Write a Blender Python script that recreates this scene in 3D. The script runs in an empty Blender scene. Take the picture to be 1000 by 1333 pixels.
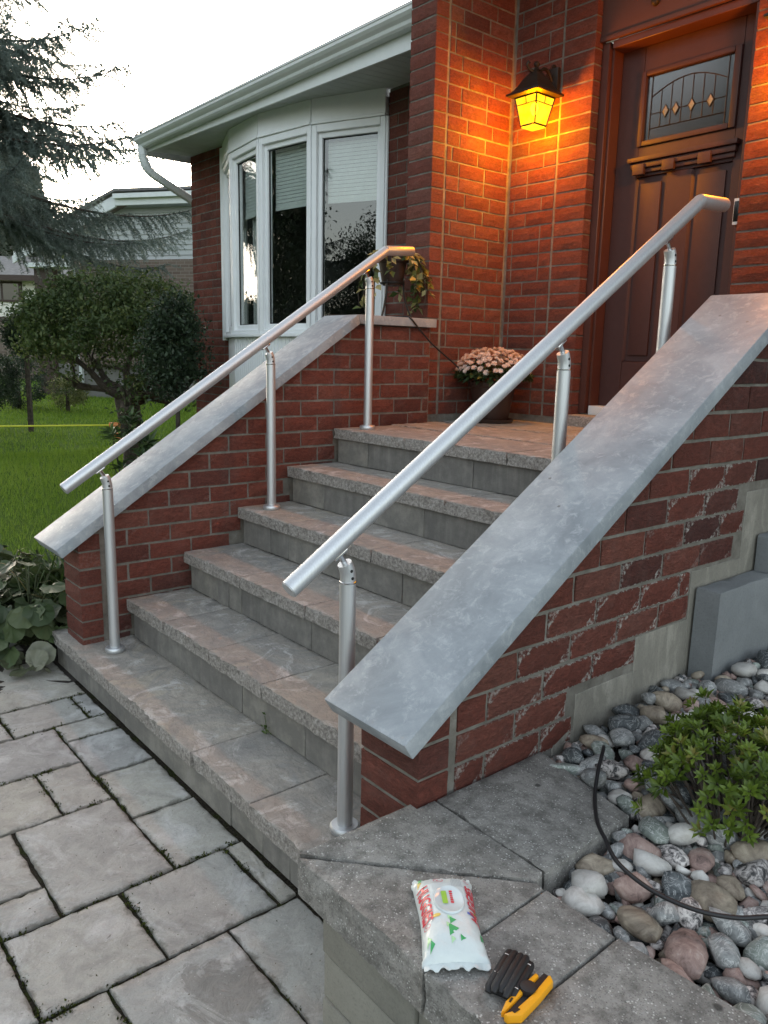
import bpy, bmesh, math, random
import numpy as np
from mathutils import Vector, Matrix, noise as mnoise

R = random.Random(7)
NP = np.random.default_rng(11)
sc = bpy.context.scene
COL = sc.collection

# ------------------------------------------------------------------ camera
cam_d = bpy.data.cameras.new('camera')
cam = bpy.data.objects.new('camera', cam_d)
COL.objects.link(cam)
yaw, pitch, roll = 0.8754, -0.1961, 0.0221
cy_, sy_, cp_, sp_, cr_, sr_ = math.cos(yaw), math.sin(yaw), math.cos(pitch), math.sin(pitch), math.cos(roll), math.sin(roll)
Fv = Vector((-sy_*cp_, cy_*cp_, sp_))
R0 = Vector((cy_, sy_, 0))
U0 = R0.cross(Fv)
Rv = cr_*R0 + sr_*U0
Uv = -sr_*R0 + cr_*U0
cam.matrix_world = Matrix(((Rv.x, Uv.x, -Fv.x, 3.2539), (Rv.y, Uv.y, -Fv.y, -1.0057), (Rv.z, Uv.z, -Fv.z, 1.3937), (0, 0, 0, 1)))
cam_d.sensor_fit = 'HORIZONTAL'
cam_d.sensor_width = 36.0
cam_d.lens = 36.0*1.02463
cam_d.clip_start = 0.05
cam_d.clip_end = 800
sc.camera = cam

# ------------------------------------------------------------------ sky and sun (dusk, the sun low behind the spruce)
SUN_EL, SUN_AZ = math.radians(7.0), math.atan2(-0.956, 0.293)   # azimuth measured from +Y towards +X
world = bpy.data.worlds.new('World')
sc.world = world
world.use_nodes = True
wn = world.node_tree
for n in list(wn.nodes):
    wn.nodes.remove(n)
w_out = wn.nodes.new('ShaderNodeOutputWorld')
w_bg = wn.nodes.new('ShaderNodeBackground')
w_sky = wn.nodes.new('ShaderNodeTexSky')
w_sky.sky_type = 'NISHITA'
w_sky.sun_disc = False
w_sky.sun_elevation = SUN_EL
w_sky.sun_rotation = SUN_AZ
w_sky.air_density = 1.0
w_sky.dust_density = 3.0
w_sky.ozone_density = 1.0
w_hs = wn.nodes.new('ShaderNodeHueSaturation')
w_hs.inputs['Saturation'].default_value = 0.45
w_bg.inputs['Strength'].default_value = 0.15
wn.links.new(w_sky.outputs[0], w_hs.inputs['Color'])
wn.links.new(w_hs.outputs[0], w_bg.inputs['Color'])
wn.links.new(w_bg.outputs[0], w_out.inputs['Surface'])

sun_d = bpy.data.lights.new('sun', 'SUN')
sun_d.energy = 0.5
sun_d.angle = math.radians(14)
sun_d.color = (1.0, 0.91, 0.79)
sun = bpy.data.objects.new('sun', sun_d)
COL.objects.link(sun)
sdir = Vector((math.sin(SUN_AZ)*math.cos(SUN_EL), math.cos(SUN_AZ)*math.cos(SUN_EL), math.sin(SUN_EL)))
sun.rotation_euler = (-sdir).to_track_quat('-Z', 'Y').to_euler()
sun.location = sdir*30

sc.view_settings.view_transform = 'Standard'
sc.view_settings.look = 'None'
sc.view_settings.gamma = 1.0
sc.view_settings.use_curve_mapping = False
sc.view_settings.exposure = 2.6

# ------------------------------------------------------------------ material helpers
class NT:
    def __init__(s, name):
        s.m = bpy.data.materials.new(name)
        s.m.use_nodes = True
        s.t = s.m.node_tree
        s.b = s.t.nodes['Principled BSDF']
        s._p = None
    def n(s, typ, **kw):
        nd = s.t.nodes.new(typ)
        for k, v in kw.items():
            setattr(nd, k, v)
        return nd
    def l(s, a, b):
        s.t.links.new(a, b)
    @property
    def pos(s):
        if s._p is None:
            s._p = s.n('ShaderNodeNewGeometry').outputs['Position']
        return s._p
    def map(s, scale, vec=None):
        mp = s.n('ShaderNodeMapping')
        s.l(vec or s.pos, mp.inputs['Vector'])
        mp.inputs['Scale'].default_value = scale
        return mp.outputs[0]
    def noise(s, scale, detail=4, rough=0.6, vec=None, dist=0.0):
        nd = s.n('ShaderNodeTexNoise')
        s.l(vec or s.pos, nd.inputs['Vector'])
        nd.inputs['Scale'].default_value = scale
        nd.inputs['Detail'].default_value = detail
        nd.inputs['Roughness'].default_value = rough
        nd.inputs['Distortion'].default_value = dist
        return nd.outputs['Fac']
    def voro(s, scale, vec=None, out='Distance', feature='F1'):
        nd = s.n('ShaderNodeTexVoronoi', feature=feature)
        s.l(vec or s.pos, nd.inputs['Vector'])
        nd.inputs['Scale'].default_value = scale
        return nd.outputs[out]
    def ramp(s, fac, stops, interp='LINEAR'):
        nd = s.n('ShaderNodeValToRGB')
        nd.color_ramp.interpolation = interp
        els = nd.color_ramp.elements
        while len(els) < len(stops):
            els.new(0.5)
        for e, (p, c) in zip(els, stops):
            e.position = p
            e.color = (c, c, c, 1) if isinstance(c, (int, float)) else (*c, 1)
        s.l(fac, nd.inputs[0])
        return nd.outputs[0]
    def mix(s, fac, a, b, mode='MIX'):
        nd = s.n('ShaderNodeMix', data_type='RGBA', blend_type=mode)
        for sock, v in ((nd.inputs[0], fac), (nd.inputs[6], a), (nd.inputs[7], b)):
            if isinstance(v, (int, float)):
                sock.default_value = v
            elif isinstance(v, tuple):
                sock.default_value = (*v, 1)
            else:
                s.l(v, sock)
        return nd.outputs[2]
    def math(s, op, a, b=0.0):
        nd = s.n('ShaderNodeMath', operation=op)
        for sock, v in ((nd.inputs[0], a), (nd.inputs[1], b)):
            if isinstance(v, (int, float)):
                sock.default_value = v
            else:
                s.l(v, sock)
        return nd.outputs[0]
    @property
    def rnd(s):
        return s.n('ShaderNodeObjectInfo').outputs['Random']
    def ocol(s):
        sep = s.n('ShaderNodeSeparateColor')
        s.l(s.n('ShaderNodeObjectInfo').outputs['Color'], sep.inputs[0])
        return sep.outputs
    def attr(s, name):
        nd = s.n('ShaderNodeAttribute', attribute_name=name)
        return nd.outputs['Fac']
    def bump(s, h, strength=0.5, dist=0.01, prev=None):
        nd = s.n('ShaderNodeBump')
        nd.inputs['Strength'].default_value = strength
        nd.inputs['Distance'].default_value = dist
        s.l(h, nd.inputs['Height'])
        if prev is not None:
            s.l(prev, nd.inputs['Normal'])
        s.l(nd.outputs[0], s.b.inputs['Normal'])
        return nd.outputs[0]
    def col(s, c):
        if isinstance(c, tuple):
            s.b.inputs['Base Color'].default_value = (*c, 1)
        else:
            s.l(c, s.b.inputs['Base Color'])
    def set(s, **kw):
        for k, v in kw.items():
            sock = s.b.inputs[k.replace('_', ' ')]
            if isinstance(v, (int, float)):
                sock.default_value = v
            elif isinstance(v, tuple):
                sock.default_value = (*v, 1) if len(v) == 3 and sock.type == 'RGBA' else v
            else:
                s.l(v, sock)

def simple(name, color, rough=0.6, metal=0.0, nscale=None, namp=0.25, bump=0.0, bscale=60, spec=None):
    t = NT(name)
    if nscale:
        f = t.noise(nscale, 5, 0.65)
        dk = tuple(c*(1-namp) for c in color)
        lt = tuple(min(1, c*(1+namp)) for c in color)
        t.col(t.ramp(f, [(0.3, dk), (0.7, lt)]))
    else:
        t.col(color)
    t.set(Roughness=rough, Metallic=metal)
    if spec is not None:
        t.set(Specular_IOR_Level=spec)
    if bump:
        t.bump(t.noise(bscale, 4, 0.6), bump, 0.01)
    return t.m

def m_brick():
    t = NT('brick')
    base = t.ramp(t.rnd, [(0.0, (0.18, 0.057, 0.041)), (0.2, (0.255, 0.076, 0.053)), (0.45, (0.215, 0.065, 0.046)), (0.7, (0.285, 0.096, 0.067)), (0.86, (0.155, 0.054, 0.043)), (1.0, (0.305, 0.115, 0.082))])
    mott = t.noise(1.0, 6, 0.75, vec=t.map((30, 30, 62)), dist=1.8)
    c = t.mix(t.ramp(mott, [(0.35, 0.0), (0.62, 0.75)]), base, t.mix(0.7, base, (0.040, 0.018, 0.016)))
    fine = t.noise(300, 3, 0.7)
    c = t.mix(t.ramp(fine, [(0.5, 0.0), (0.8, 0.30)]), c, (0.30, 0.15, 0.115))
    oc = t.ocol()
    # darker over-fired bricks with soot-coloured crackle
    c = t.mix(t.math('MULTIPLY', oc[1], t.ramp(t.noise(45, 4, 0.7, dist=1.2), [(0.3, 0.55), (0.6, 1.0)])), c, (0.055, 0.030, 0.030))
    # lime bloom on the brick edges
    e = t.math('ADD', t.attr('edge'), t.math('MULTIPLY', t.noise(90, 5, 0.75), 1.3))
    e = t.ramp(e, [(0.36, 0.0), (0.46, 1.0)])
    e = t.math('SUBTRACT', t.math('ADD', t.attr('edge'), t.math('MULTIPLY', t.math('SUBTRACT', t.noise(70, 5, 0.75), 0.5), 1.05)), 0.96)
    e = t.ramp(t.math('MULTIPLY', e, 8.0), [(0.0, 0.0), (1.0, 1.0)])
    c = t.mix(t.math('MULTIPLY', e, oc[0]), c, (0.50, 0.47, 0.43))
    haze = t.ramp(t.noise(9, 5, 0.7), [(0.5, 0.0), (0.75, 0.22)])
    c = t.mix(haze, c, (0.25, 0.165, 0.14))
    t.col(c)
    t.set(Roughness=0.88, Specular_IOR_Level=0.25)
    h1 = t.noise(1.0, 5, 0.75, vec=t.map((42, 42, 95)), dist=2.2)
    b1 = t.bump(h1, 1.0, 0.014)
    t.bump(fine, 0.35, 0.002, b1)
    return t.m

def m_mortar():
    t = NT('mortar')
    n1 = t.noise(14, 5, 0.7)
    n2 = t.noise(220, 3, 0.7)
    c = t.ramp(n1, [(0.28, (0.105, 0.097, 0.082)), (0.55, (0.185, 0.172, 0.148)), (0.8, (0.29, 0.275, 0.25))])
    c = t.mix(t.ramp(n2, [(0.45, 0.0), (0.75, 0.4)]), c, (0.16, 0.145, 0.125))
    t.col(c)
    t.set(Roughness=0.95, Specular_IOR_Level=0.15)
    t.bump(t.noise(160, 4, 0.7), 0.6, 0.004)
    return t.m

def m_tread():
    t = NT('riven_stone')
    big = t.noise(3.6, 5, 0.62, dist=0.9)
    c = t.ramp(big, [(0.30, (0.215, 0.212, 0.20)), (0.42, (0.335, 0.316, 0.28)), (0.50, (0.375, 0.338, 0.285)), (0.58, (0.265, 0.258, 0.24)), (0.66, (0.41, 0.37, 0.29)), (0.78, (0.30, 0.29, 0.27))])
    c = t.mix(0.38, c, t.ramp(t.rnd, [(0.0, (0.28, 0.272, 0.255)), (0.3, (0.39, 0.36, 0.315)), (0.6, (0.315, 0.307, 0.287)), (0.8, (0.42, 0.385, 0.30)), (1.0, (0.37, 0.345, 0.315))]))
    mid = t.noise(16, 7, 0.7, dist=0.6)
    c = t.mix(t.ramp(mid, [(0.38, 0.6), (0.6, 0.0)]), c, t.mix(0.45, c, (0.10, 0.095, 0.09)))
    salt = t.ramp(t.noise(5.5, 7, 0.72, dist=1.6), [(0.53, 0.0), (0.68, 0.75)])
    c = t.mix(salt, c, (0.62, 0.60, 0.57))
    crk = t.noise(1.0, 6, 0.7, vec=t.map((7, 16, 16)), dist=2.2)
    c = t.mix(t.ramp(crk, [(0.485, 0.0), (0.5, 0.55), (0.515, 0.0)]), c, (0.12, 0.11, 0.10))
    gr = t.noise(420, 2, 0.7)
    c = t.mix(t.ramp(gr, [(0.55, 0.0), (0.75, 0.4)]), c, (0.14, 0.13, 0.12))
    # sides are split stone: rougher and greyer
    geo = t.n('ShaderNodeNewGeometry')
    sep = t.n('ShaderNodeSeparateXYZ')
    t.l(geo.outputs['True Normal'], sep.inputs[0])
    side = t.ramp(sep.outputs['Z'], [(0.45, 1.0), (0.75, 0.0)])
    sg = t.ramp(t.noise(85, 5, 0.8), [(0.34, (0.115, 0.105, 0.095)), (0.5, (0.26, 0.24, 0.215)), (0.66, (0.42, 0.40, 0.37))])
    c = t.mix(side, c, sg)
    t.col(c)
    t.set(Roughness=0.85, Specular_IOR_Level=0.3)
    h = t.noise(1.0, 8, 0.66, vec=t.map((14, 24, 20)), dist=0.8)
    b = t.bump(h, 0.55, 0.014)
    t.bump(t.noise(120, 4, 0.75), 0.4, 0.006, b)
    return t.m

def m_riser():
    t = NT('riser_block_stone')
    c = t.ramp(t.rnd, [(0.0, (0.165, 0.160, 0.145)), (0.5, (0.215, 0.206, 0.186)), (1.0, (0.265, 0.252, 0.218))])
    st = t.noise(1.0, 4, 0.65, vec=t.map((30, 30, 3.5)))
    c = t.mix(t.ramp(st, [(0.42, 0.0), (0.7, 0.55)]), c, (0.30, 0.285, 0.26))
    c = t.mix(t.ramp(t.noise(11, 5, 0.7), [(0.42, 0.5), (0.62, 0.0)]), c, (0.11, 0.105, 0.10))
    c = t.mix(t.ramp(t.noise(300, 2, 0.7), [(0.55, 0.0), (0.75, 0.3)]), c, (0.09, 0.085, 0.08))
    t.col(c)
    t.set(Roughness=0.9, Specular_IOR_Level=0.25)
    t.bump(t.noise(70, 5, 0.7), 0.4, 0.006)
    return t.m

def m_paver():
    t = NT('paver_stone')
    c = t.ramp(t.rnd, [(0.0, (0.40, 0.388, 0.335)), (0.25, (0.34, 0.342, 0.325)), (0.5, (0.43, 0.405, 0.34)), (0.75, (0.305, 0.308, 0.298)), (1.0, (0.385, 0.375, 0.342))])
    mid = t.noise(11, 8, 0.74, dist=0.8)
    c = t.mix(t.ramp(mid, [(0.34, 0.85), (0.56, 0.0)]), c, t.mix(0.5, c, (0.115, 0.11, 0.105)))
    pale = t.ramp(t.noise(5, 6, 0.7, dist=1.0), [(0.52, 0.0), (0.74, 0.65)])
    c = t.mix(pale, c, (0.62, 0.62, 0.615))
    pk_ = t.ramp(t.noise(1.0, 5, 0.75, vec=t.map((55, 38, 40)), dist=1.0), [(0.30, 0.75), (0.37, 0.0)])
    c = t.mix(pk_, c, (0.10, 0.092, 0.08))
    fl = t.noise(240, 3, 0.75)
    c = t.mix(t.ramp(fl, [(0.5, 0.0), (0.72, 0.3)]), c, (0.15, 0.145, 0.135))
    # damp patch with a ragged outline near the planter corner
    dv = t.n('ShaderNodeVectorMath', operation='DISTANCE')
    mpp = t.map((1.0, 1.5, 1.0))
    t.l(mpp, dv.inputs[0])
    dv.inputs[1].default_value = (1.90, -0.44, 0)
    wm = t.math('ADD', dv.outputs['Value'], t.math('MULTIPLY', t.math('SUBTRACT', t.noise(6, 5, 0.7, dist=1.5), 0.5), 0.55))
    wet = t.ramp(wm, [(0.10, 0.55), (0.125, 0.0)])
    c = t.mix(wet, c, t.mix(0.75, c, (0.10, 0.088, 0.075)))
    sp = t.ramp(t.voro(75), [(0.05, 1.0), (0.12, 0.0)])
    c = t.mix(t.math('MULTIPLY', sp, t.ramp(t.noise(12, 2), [(0.45, 0.0), (0.6, 0.8)])), c, (0.62, 0.61, 0.60))
    # dirt gathers at the edges
    e = t.math('ADD', t.attr('edge'), t.math('MULTIPLY', t.math('SUBTRACT', t.noise(26, 5, 0.75), 0.5), 1.6))
    c = t.mix(t.ramp(e, [(0.70, 0.0), (1.15, 0.7)]), c, (0.10, 0.093, 0.075))
    t.col(c)
    t.set(Roughness=0.8, Specular_IOR_Level=0.35)
    b = t.bump(t.noise(1.0, 8, 0.7, vec=t.map((26, 20, 20)), dist=0.8), 0.6, 0.014)
    pit = t.ramp(t.noise(45, 4, 0.7), [(0.30, 0.0), (0.40, 1.0)])
    t.bump(pit, 0.35, 0.006, b)
    return t.m

def m_coping():
    t = NT('grey_porcelain_slab')
    n1 = t.noise(5.5, 7, 0.66, dist=0.7)
    c = t.ramp(n1, [(0.32, (0.195, 0.220, 0.240)), (0.5, (0.265, 0.293, 0.314)), (0.66, (0.345, 0.372, 0.392))])
    n2 = t.noise(26, 6, 0.75, dist=0.5)
    c = t.mix(t.ramp(n2, [(0.52, 0.0), (0.66, 0.55)]), c, (0.46, 0.485, 0.502))
    c = t.mix(t.ramp(t.noise(3.0, 6, 0.7, dist=2.0), [(0.52, 0.0), (0.72, 0.4)]), c, (0.44, 0.46, 0.472))
    c = t.mix(t.ramp(t.noise(300, 2, 0.6), [(0.42, 0.22), (0.55, 0.0)]), c, (0.25, 0.265, 0.28))
    c = t.mix(t.ramp(t.voro(9), [(0.03, 0.9), (0.05, 0.0)]), c, (0.14, 0.14, 0.14))
    t.col(c)
    t.set(Roughness=t.ramp(n2, [(0.3, 0.62), (0.7, 0.45)]), Specular_IOR_Level=0.4)
    t.bump(t.noise(90, 5, 0.7), 0.18, 0.004)
    return t.m

def m_exposed():
    t = NT('exposed_aggregate')
    n1 = t.noise(7, 5, 0.65)
    c = t.ramp(n1, [(0.32, (0.15, 0.142, 0.13)), (0.5, (0.235, 0.225, 0.205)), (0.68, (0.31, 0.297, 0.272))])
    c = t.mix(t.ramp(t.noise(3.3, 3), [(0.4, 0.0), (0.65, 0.4)]), c, t.ramp(t.rnd, [(0, (0.24, 0.222, 0.195)), (0.5, (0.29, 0.283, 0.265)), (1, (0.21, 0.203, 0.192))]))
    c = t.mix(t.ramp(t.noise(28, 6, 0.78), [(0.38, 0.6), (0.55, 0.0)]), c, (0.085, 0.08, 0.072))
    nv = t.voro(170)
    msk = t.ramp(t.noise(70, 2), [(0.46, 0.0), (0.60, 1.0)])
    c = t.mix(t.math('MULTIPLY', t.ramp(nv, [(0.18, 1.0), (0.34, 0.0)]), msk), c, (0.50, 0.49, 0.46))
    c = t.mix(t.ramp(t.voro(230), [(0.10, 0.75), (0.32, 0.0)]), c, (0.07, 0.067, 0.062))
    c = t.mix(t.ramp(t.voro(6.5), [(0.035, 0.8), (0.06, 0.0)]), c, (0.035, 0.033, 0.03))
    t.col(c)
    t.set(Roughness=0.92, Specular_IOR_Level=0.25)
    b = t.bump(nv, 0.35, 0.004)
    t.bump(t.noise(300, 3, 0.7), 0.5, 0.003, b)
    return t.m

def m_conc(name, lo, hi, streak=True):
    t = NT(name)
    c = t.ramp(t.noise(6, 6, 0.7, dist=0.5), [(0.3, lo), (0.7, hi)])
    c = t.mix(0.35, c, t.ramp(t.rnd, [(0, lo), (1, hi)]))
    if streak:
        st = t.noise(1.0, 5, 0.7, vec=t.map((14, 14, 4)), dist=0.8)
        c = t.mix(t.ramp(st, [(0.5, 0.0), (0.72, 0.5)]), c, tuple(min(1, x*1.7) for x in hi))
    c = t.mix(t.ramp(t.noise(180, 3, 0.7), [(0.5, 0.0), (0.75, 0.35)]), c, tuple(x*0.5 for x in lo))
    t.col(c)
    t.set(Roughness=0.92, Specular_IOR_Level=0.25)
    t.bump(t.noise(90, 5, 0.7), 0.35, 0.006)
    return t.m

def m_alu():
    t = NT('satin_aluminium')
    c = t.ramp(t.noise(1.0, 3, 0.5, vec=t.map((300, 300, 6))), [(0.3, (0.56, 0.575, 0.585)), (0.7, (0.64, 0.655, 0.665))])
    t.col(c)
    t.set(Metallic=0.85, Roughness=0.49)
    return t.m

def m_leaf(name, stops, rough=0.5, trans=0.25, spec=0.4):
    t = NT(name)
    c = t.ramp(t.attr('rnd'), stops)
    c = t.mix(t.ramp(t.noise(30, 3), [(0.35, 0.35), (0.65, 0.0)]), c, t.mix(0.5, c, (0.01, 0.015, 0.005)))
    t.col(c)
    t.set(Roughness=rough, Specular_IOR_Level=spec)
    tr = t.n('ShaderNodeBsdfTranslucent')
    t.l(c, tr.inputs['Color'])
    mx = t.n('ShaderNodeMixShader')
    mx.inputs[0].default_value = trans
    t.l(t.b.outputs[0], mx.inputs[1])
    t.l(tr.outputs[0], mx.inputs[2])
    t.l(mx.outputs[0], t.t.nodes['Material Output'].inputs['Surface'])
    return t.m

def m_glass(name, tint=(0.9, 0.93, 0.92), rough=0.0, refl=1.0):
    t = NT(name)
    tr = t.n('ShaderNodeBsdfTransparent')
    tr.inputs[0].default_value = (*tint, 1)
    gl = t.n('ShaderNodeBsdfGlossy')
    gl.inputs['Roughness'].default_value = rough
    gl.inputs['Color'].default_value = (refl, refl, refl, 1)
    fr = t.n('ShaderNodeFresnel')
    fr.inputs['IOR'].default_value = 2.2
    geo = t.n('ShaderNodeNewGeometry')
    ff = t.math('MULTIPLY', fr.outputs[0], t.math('SUBTRACT', 1.0, geo.outputs['Backfacing']))
    mx = t.n('ShaderNodeMixShader')
    t.l(ff, mx.inputs[0])
    t.l(tr.outputs[0], mx.inputs[1])
    t.l(gl.outputs[0], mx.inputs[2])
    t.l(mx.outputs[0], t.t.nodes['Material Output'].inputs['Surface'])
    return t.m

def m_emit(name, color, strength, base=(0.8, 0.5, 0.1)):
    t = NT(name)
    t.col(base)
    t.set(Emission_Color=color, Emission_Strength=strength, Roughness=0.4)
    return t.m

def m_pebble(name, stops, vein=None, scale=45):
    t = NT(name)
    oi = t.n('ShaderNodeObjectInfo')
    add = t.n('ShaderNodeVectorMath', operation='ADD')
    t.l(t.pos, add.inputs[0])
    sc_ = t.n('ShaderNodeMath', operation='MULTIPLY')
    t.l(oi.outputs['Random'], sc_.inputs[0])
    sc_.inputs[1].default_value = 37.0
    t.l(sc_.outputs[0], add.inputs[1])
    v = add.outputs[0]
    c = t.ramp(t.noise(scale, 6, 0.72, vec=v, dist=0.8), stops)
    if vein:
        c = t.mix(t.ramp(t.noise(22, 4, 0.6, vec=v, dist=2.5), [(0.47, 0.0), (0.5, 0.85), (0.53, 0.0)]), c, vein)
    hs = t.n('ShaderNodeHueSaturation')
    t.l(c, hs.inputs['Color'])
    t.l(t.ramp(oi.outputs['Random'], [(0, 0.65), (1, 1.2)]), hs.inputs['Value'])
    t.col(hs.outputs[0])
    t.set(Roughness=0.62, Specular_IOR_Level=0.4)
    t.bump(t.noise(110, 4, 0.7, vec=v), 0.3, 0.004)
    return t.m

M = {}
M['brick'] = m_brick()
M['mortar'] = m_mortar()
M['tread'] = m_tread()
M['riser'] = m_riser()
M['paver'] = m_paver()
M['coping'] = m_coping()
M['exposed'] = m_exposed()
M['wallblock'] = m_conc('retaining_block', (0.18, 0.175, 0.15), (0.29, 0.282, 0.24), False)
M['foundation'] = m_conc('parged_foundation', (0.155, 0.145, 0.122), (0.26, 0.245, 0.21))
M['greyblock'] = m_conc('grey_concrete_block', (0.155, 0.165, 0.168), (0.235, 0.248, 0.252), False)
M['alu'] = m_alu()
M['chrome'] = simple('bright_steel', (0.72, 0.72, 0.72), 0.18, 1.0)
M['blackhole'] = simple('black_socket', (0.01, 0.01, 0.01), 0.7)
M['white'] = simple('white_vinyl', (0.80, 0.825, 0.835), 0.42, nscale=8, namp=0.03)
M['whiteal'] = simple('white_aluminium', (0.66, 0.70, 0.70), 0.45, nscale=6, namp=0.05)
M['soffit'] = simple('vented_soffit', (0.52, 0.555, 0.555), 0.6, nscale=5, namp=0.06)
M['door'] = simple('maroon_door_paint', (0.050, 0.0195, 0.017), 0.58, nscale=30, namp=0.1, bump=0.06, bscale=200)
M['frame'] = simple('brown_frame_paint', (0.075, 0.026, 0.018), 0.5, nscale=12, namp=0.12)
M['trim'] = simple('brown_aluminium_panel', (0.085, 0.036, 0.028), 0.55, nscale=5, namp=0.08)
M['came'] = simple('lead_came', (0.02, 0.018, 0.016), 0.5, 0.4)
M['winglass'] = m_glass('window_glass')
M['doorglass'] = m_glass('textured_door_glass', (0.55, 0.55, 0.50), 0.16)
M['bevelglass'] = simple('bevelled_clear_glass', (0.55, 0.55, 0.52), 0.08, 0.6)
M['room'] = simple('dim_room', (0.10, 0.096, 0.09), 0.9)
M['blind'] = simple('white_blind_fabric', (0.62, 0.64, 0.62), 0.8, nscale=20, namp=0.05)
M['curtain'] = simple('pale_curtain', (0.50, 0.50, 0.48), 0.9)
M['lampmetal'] = simple('black_lantern_metal', (0.028, 0.023, 0.018), 0.45, 0.3, bump=0.15, bscale=150)
M['lampglass'] = m_emit('amber_lantern_glass', (1.0, 0.52, 0.02), 2.2, (0.9, 0.55, 0.05))
M['lampglass2'] = m_emit('amber_lantern_glass_low', (1.0, 0.60, 0.03), 1.6, (0.9, 0.6, 0.08))
M['bulb'] = m_emit('lamp_bulb', (1.0, 0.72, 0.18), 9.0)
M['rubber'] = simple('black_rubber_cable', (0.012, 0.012, 0.013), 0.5)
M['potbrown'] = simple('dark_brown_pot', (0.034, 0.018, 0.013), 0.55, nscale=15, namp=0.2)
M['potdark'] = simple('dark_plastic_pot', (0.030, 0.019, 0.015), 0.5)
M['iron'] = simple('black_iron', (0.015, 0.014, 0.013), 0.5, 0.3)
M['petal'] = m_leaf('mum_petal', [(0.0, (0.76, 0.56, 0.49)), (0.35, (0.84, 0.70, 0.62)), (0.7, (0.87, 0.79, 0.72)), (1.0, (0.76, 0.52, 0.42))], 0.7, 0.25, 0.2)
M['petalpale'] = m_leaf('mum_petal_pale', [(0.0, (0.80, 0.70, 0.66)), (1.0, (0.84, 0.80, 0.76))], 0.7, 0.25, 0.2)
M['mumcore'] = simple('mum_centre', (0.35, 0.16, 0.06), 0.8)
M['mumleaf'] = m_leaf('mum_leaf', [(0, (0.018, 0.040, 0.014)), (1, (0.045, 0.085, 0.028))])
M['vari'] = m_leaf('variegated_leaf', [(0, (0.045, 0.085, 0.022)), (0.45, (0.12, 0.15, 0.04)), (1, (0.46, 0.43, 0.20))], 0.45, 0.3)
M['azalea'] = m_leaf('azalea_leaf', [(0, (0.045, 0.080, 0.011)), (0.45, (0.105, 0.165, 0.018)), (0.85, (0.19, 0.265, 0.032)), (1, (0.21, 0.19, 0.045))], 0.42, 0.25, 0.45)
M['bergenia'] = m_leaf('broad_leaf', [(0, (0.030, 0.050, 0.020)), (0.4, (0.062, 0.095, 0.036)), (0.75, (0.100, 0.125, 0.055)), (1, (0.20, 0.16, 0.05))], 0.48, 0.2, 0.4)
M['daylily'] = m_leaf('strap_leaf', [(0, (0.022, 0.048, 0.014)), (0.6, (0.06, 0.105, 0.024)), (0.9, (0.11, 0.14, 0.035)), (1, (0.28, 0.23, 0.09))], 0.5, 0.3)
M['rhodo'] = m_leaf('glossy_whorl_leaf', [(0, (0.022, 0.045, 0.018)), (0.6, (0.055, 0.10, 0.035)), (1, (0.16, 0.24, 0.085))], 0.4, 0.25, 0.5)
M['treeleaf'] = m_leaf('small_tree_leaf', [(0, (0.036, 0.062, 0.021)), (0.5, (0.072, 0.112, 0.034)), (1, (0.15, 0.175, 0.055))], 0.55, 0.3)
M['treeleafdark'] = m_leaf('dark_tree_leaf', [(0, (0.018, 0.032, 0.018)), (0.6, (0.035, 0.060, 0.030)), (1, (0.065, 0.10, 0.048))], 0.5, 0.2)
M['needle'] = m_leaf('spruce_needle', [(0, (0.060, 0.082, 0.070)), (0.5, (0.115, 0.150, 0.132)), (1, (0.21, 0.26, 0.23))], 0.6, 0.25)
M['needledark'] = m_leaf('dark_conifer_needle', [(0, (0.012, 0.020, 0.010)), (1, (0.034, 0.050, 0.022))], 0.6, 0.2)
M['bark'] = simple('bark', (0.060, 0.047, 0.037), 0.95, nscale=18, namp=0.45, bump=0.9, bscale=40)
M['grassblade'] = m_leaf('grass_blade', [(0, (0.12, 0.21, 0.018)), (0.5, (0.20, 0.32, 0.034)), (1, (0.30, 0.40, 0.065))], 0.6, 0.35, 0.25)
def m_lawn():
    t = NT('lawn_turf')
    c = t.ramp(t.noise(1.3, 6, 0.7), [(0.3, (0.065, 0.135, 0.013)), (0.52, (0.115, 0.215, 0.022)), (0.72, (0.16, 0.265, 0.035))])
    c = t.mix(t.ramp(t.noise(60, 4, 0.8), [(0.4, 0.6), (0.6, 0.0)]), c, (0.030, 0.062, 0.008))
    t.col(c)
    t.set(Roughness=0.95, Specular_IOR_Level=0.1)
    t.bump(t.noise(60, 4, 0.8), 1.0, 0.04)
    return t.m
M['lawn'] = m_lawn()
M['soil'] = simple('dark_bed_soil', (0.022, 0.017, 0.013), 0.98, nscale=40, namp=0.5, bump=1.0, bscale=50)
def m_joint():
    t = NT('mossy_joint_dirt')
    c = t.ramp(t.noise(9, 5, 0.7), [(0.35, (0.050, 0.043, 0.033)), (0.50, (0.085, 0.074, 0.054)), (0.60, (0.055, 0.070, 0.020)), (0.8, (0.075, 0.10, 0.025))])
    c = t.mix(t.ramp(t.noise(160, 3, 0.8), [(0.45, 0.7), (0.6, 0.0)]), c, (0.012, 0.010, 0.008))
    t.col(c)
    t.set(Roughness=1.0, Specular_IOR_Level=0.1)
    t.bump(t.noise(110, 5, 0.8), 1.0, 0.02)
    return t.m
M['joint'] = m_joint()
M['asphalt'] = simple('far_ground', (0.07, 0.085, 0.05), 0.95, nscale=0.4, namp=0.4)
M['siding'] = simple('pale_siding', (0.40, 0.425, 0.42), 0.6, nscale=3, namp=0.05)
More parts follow.
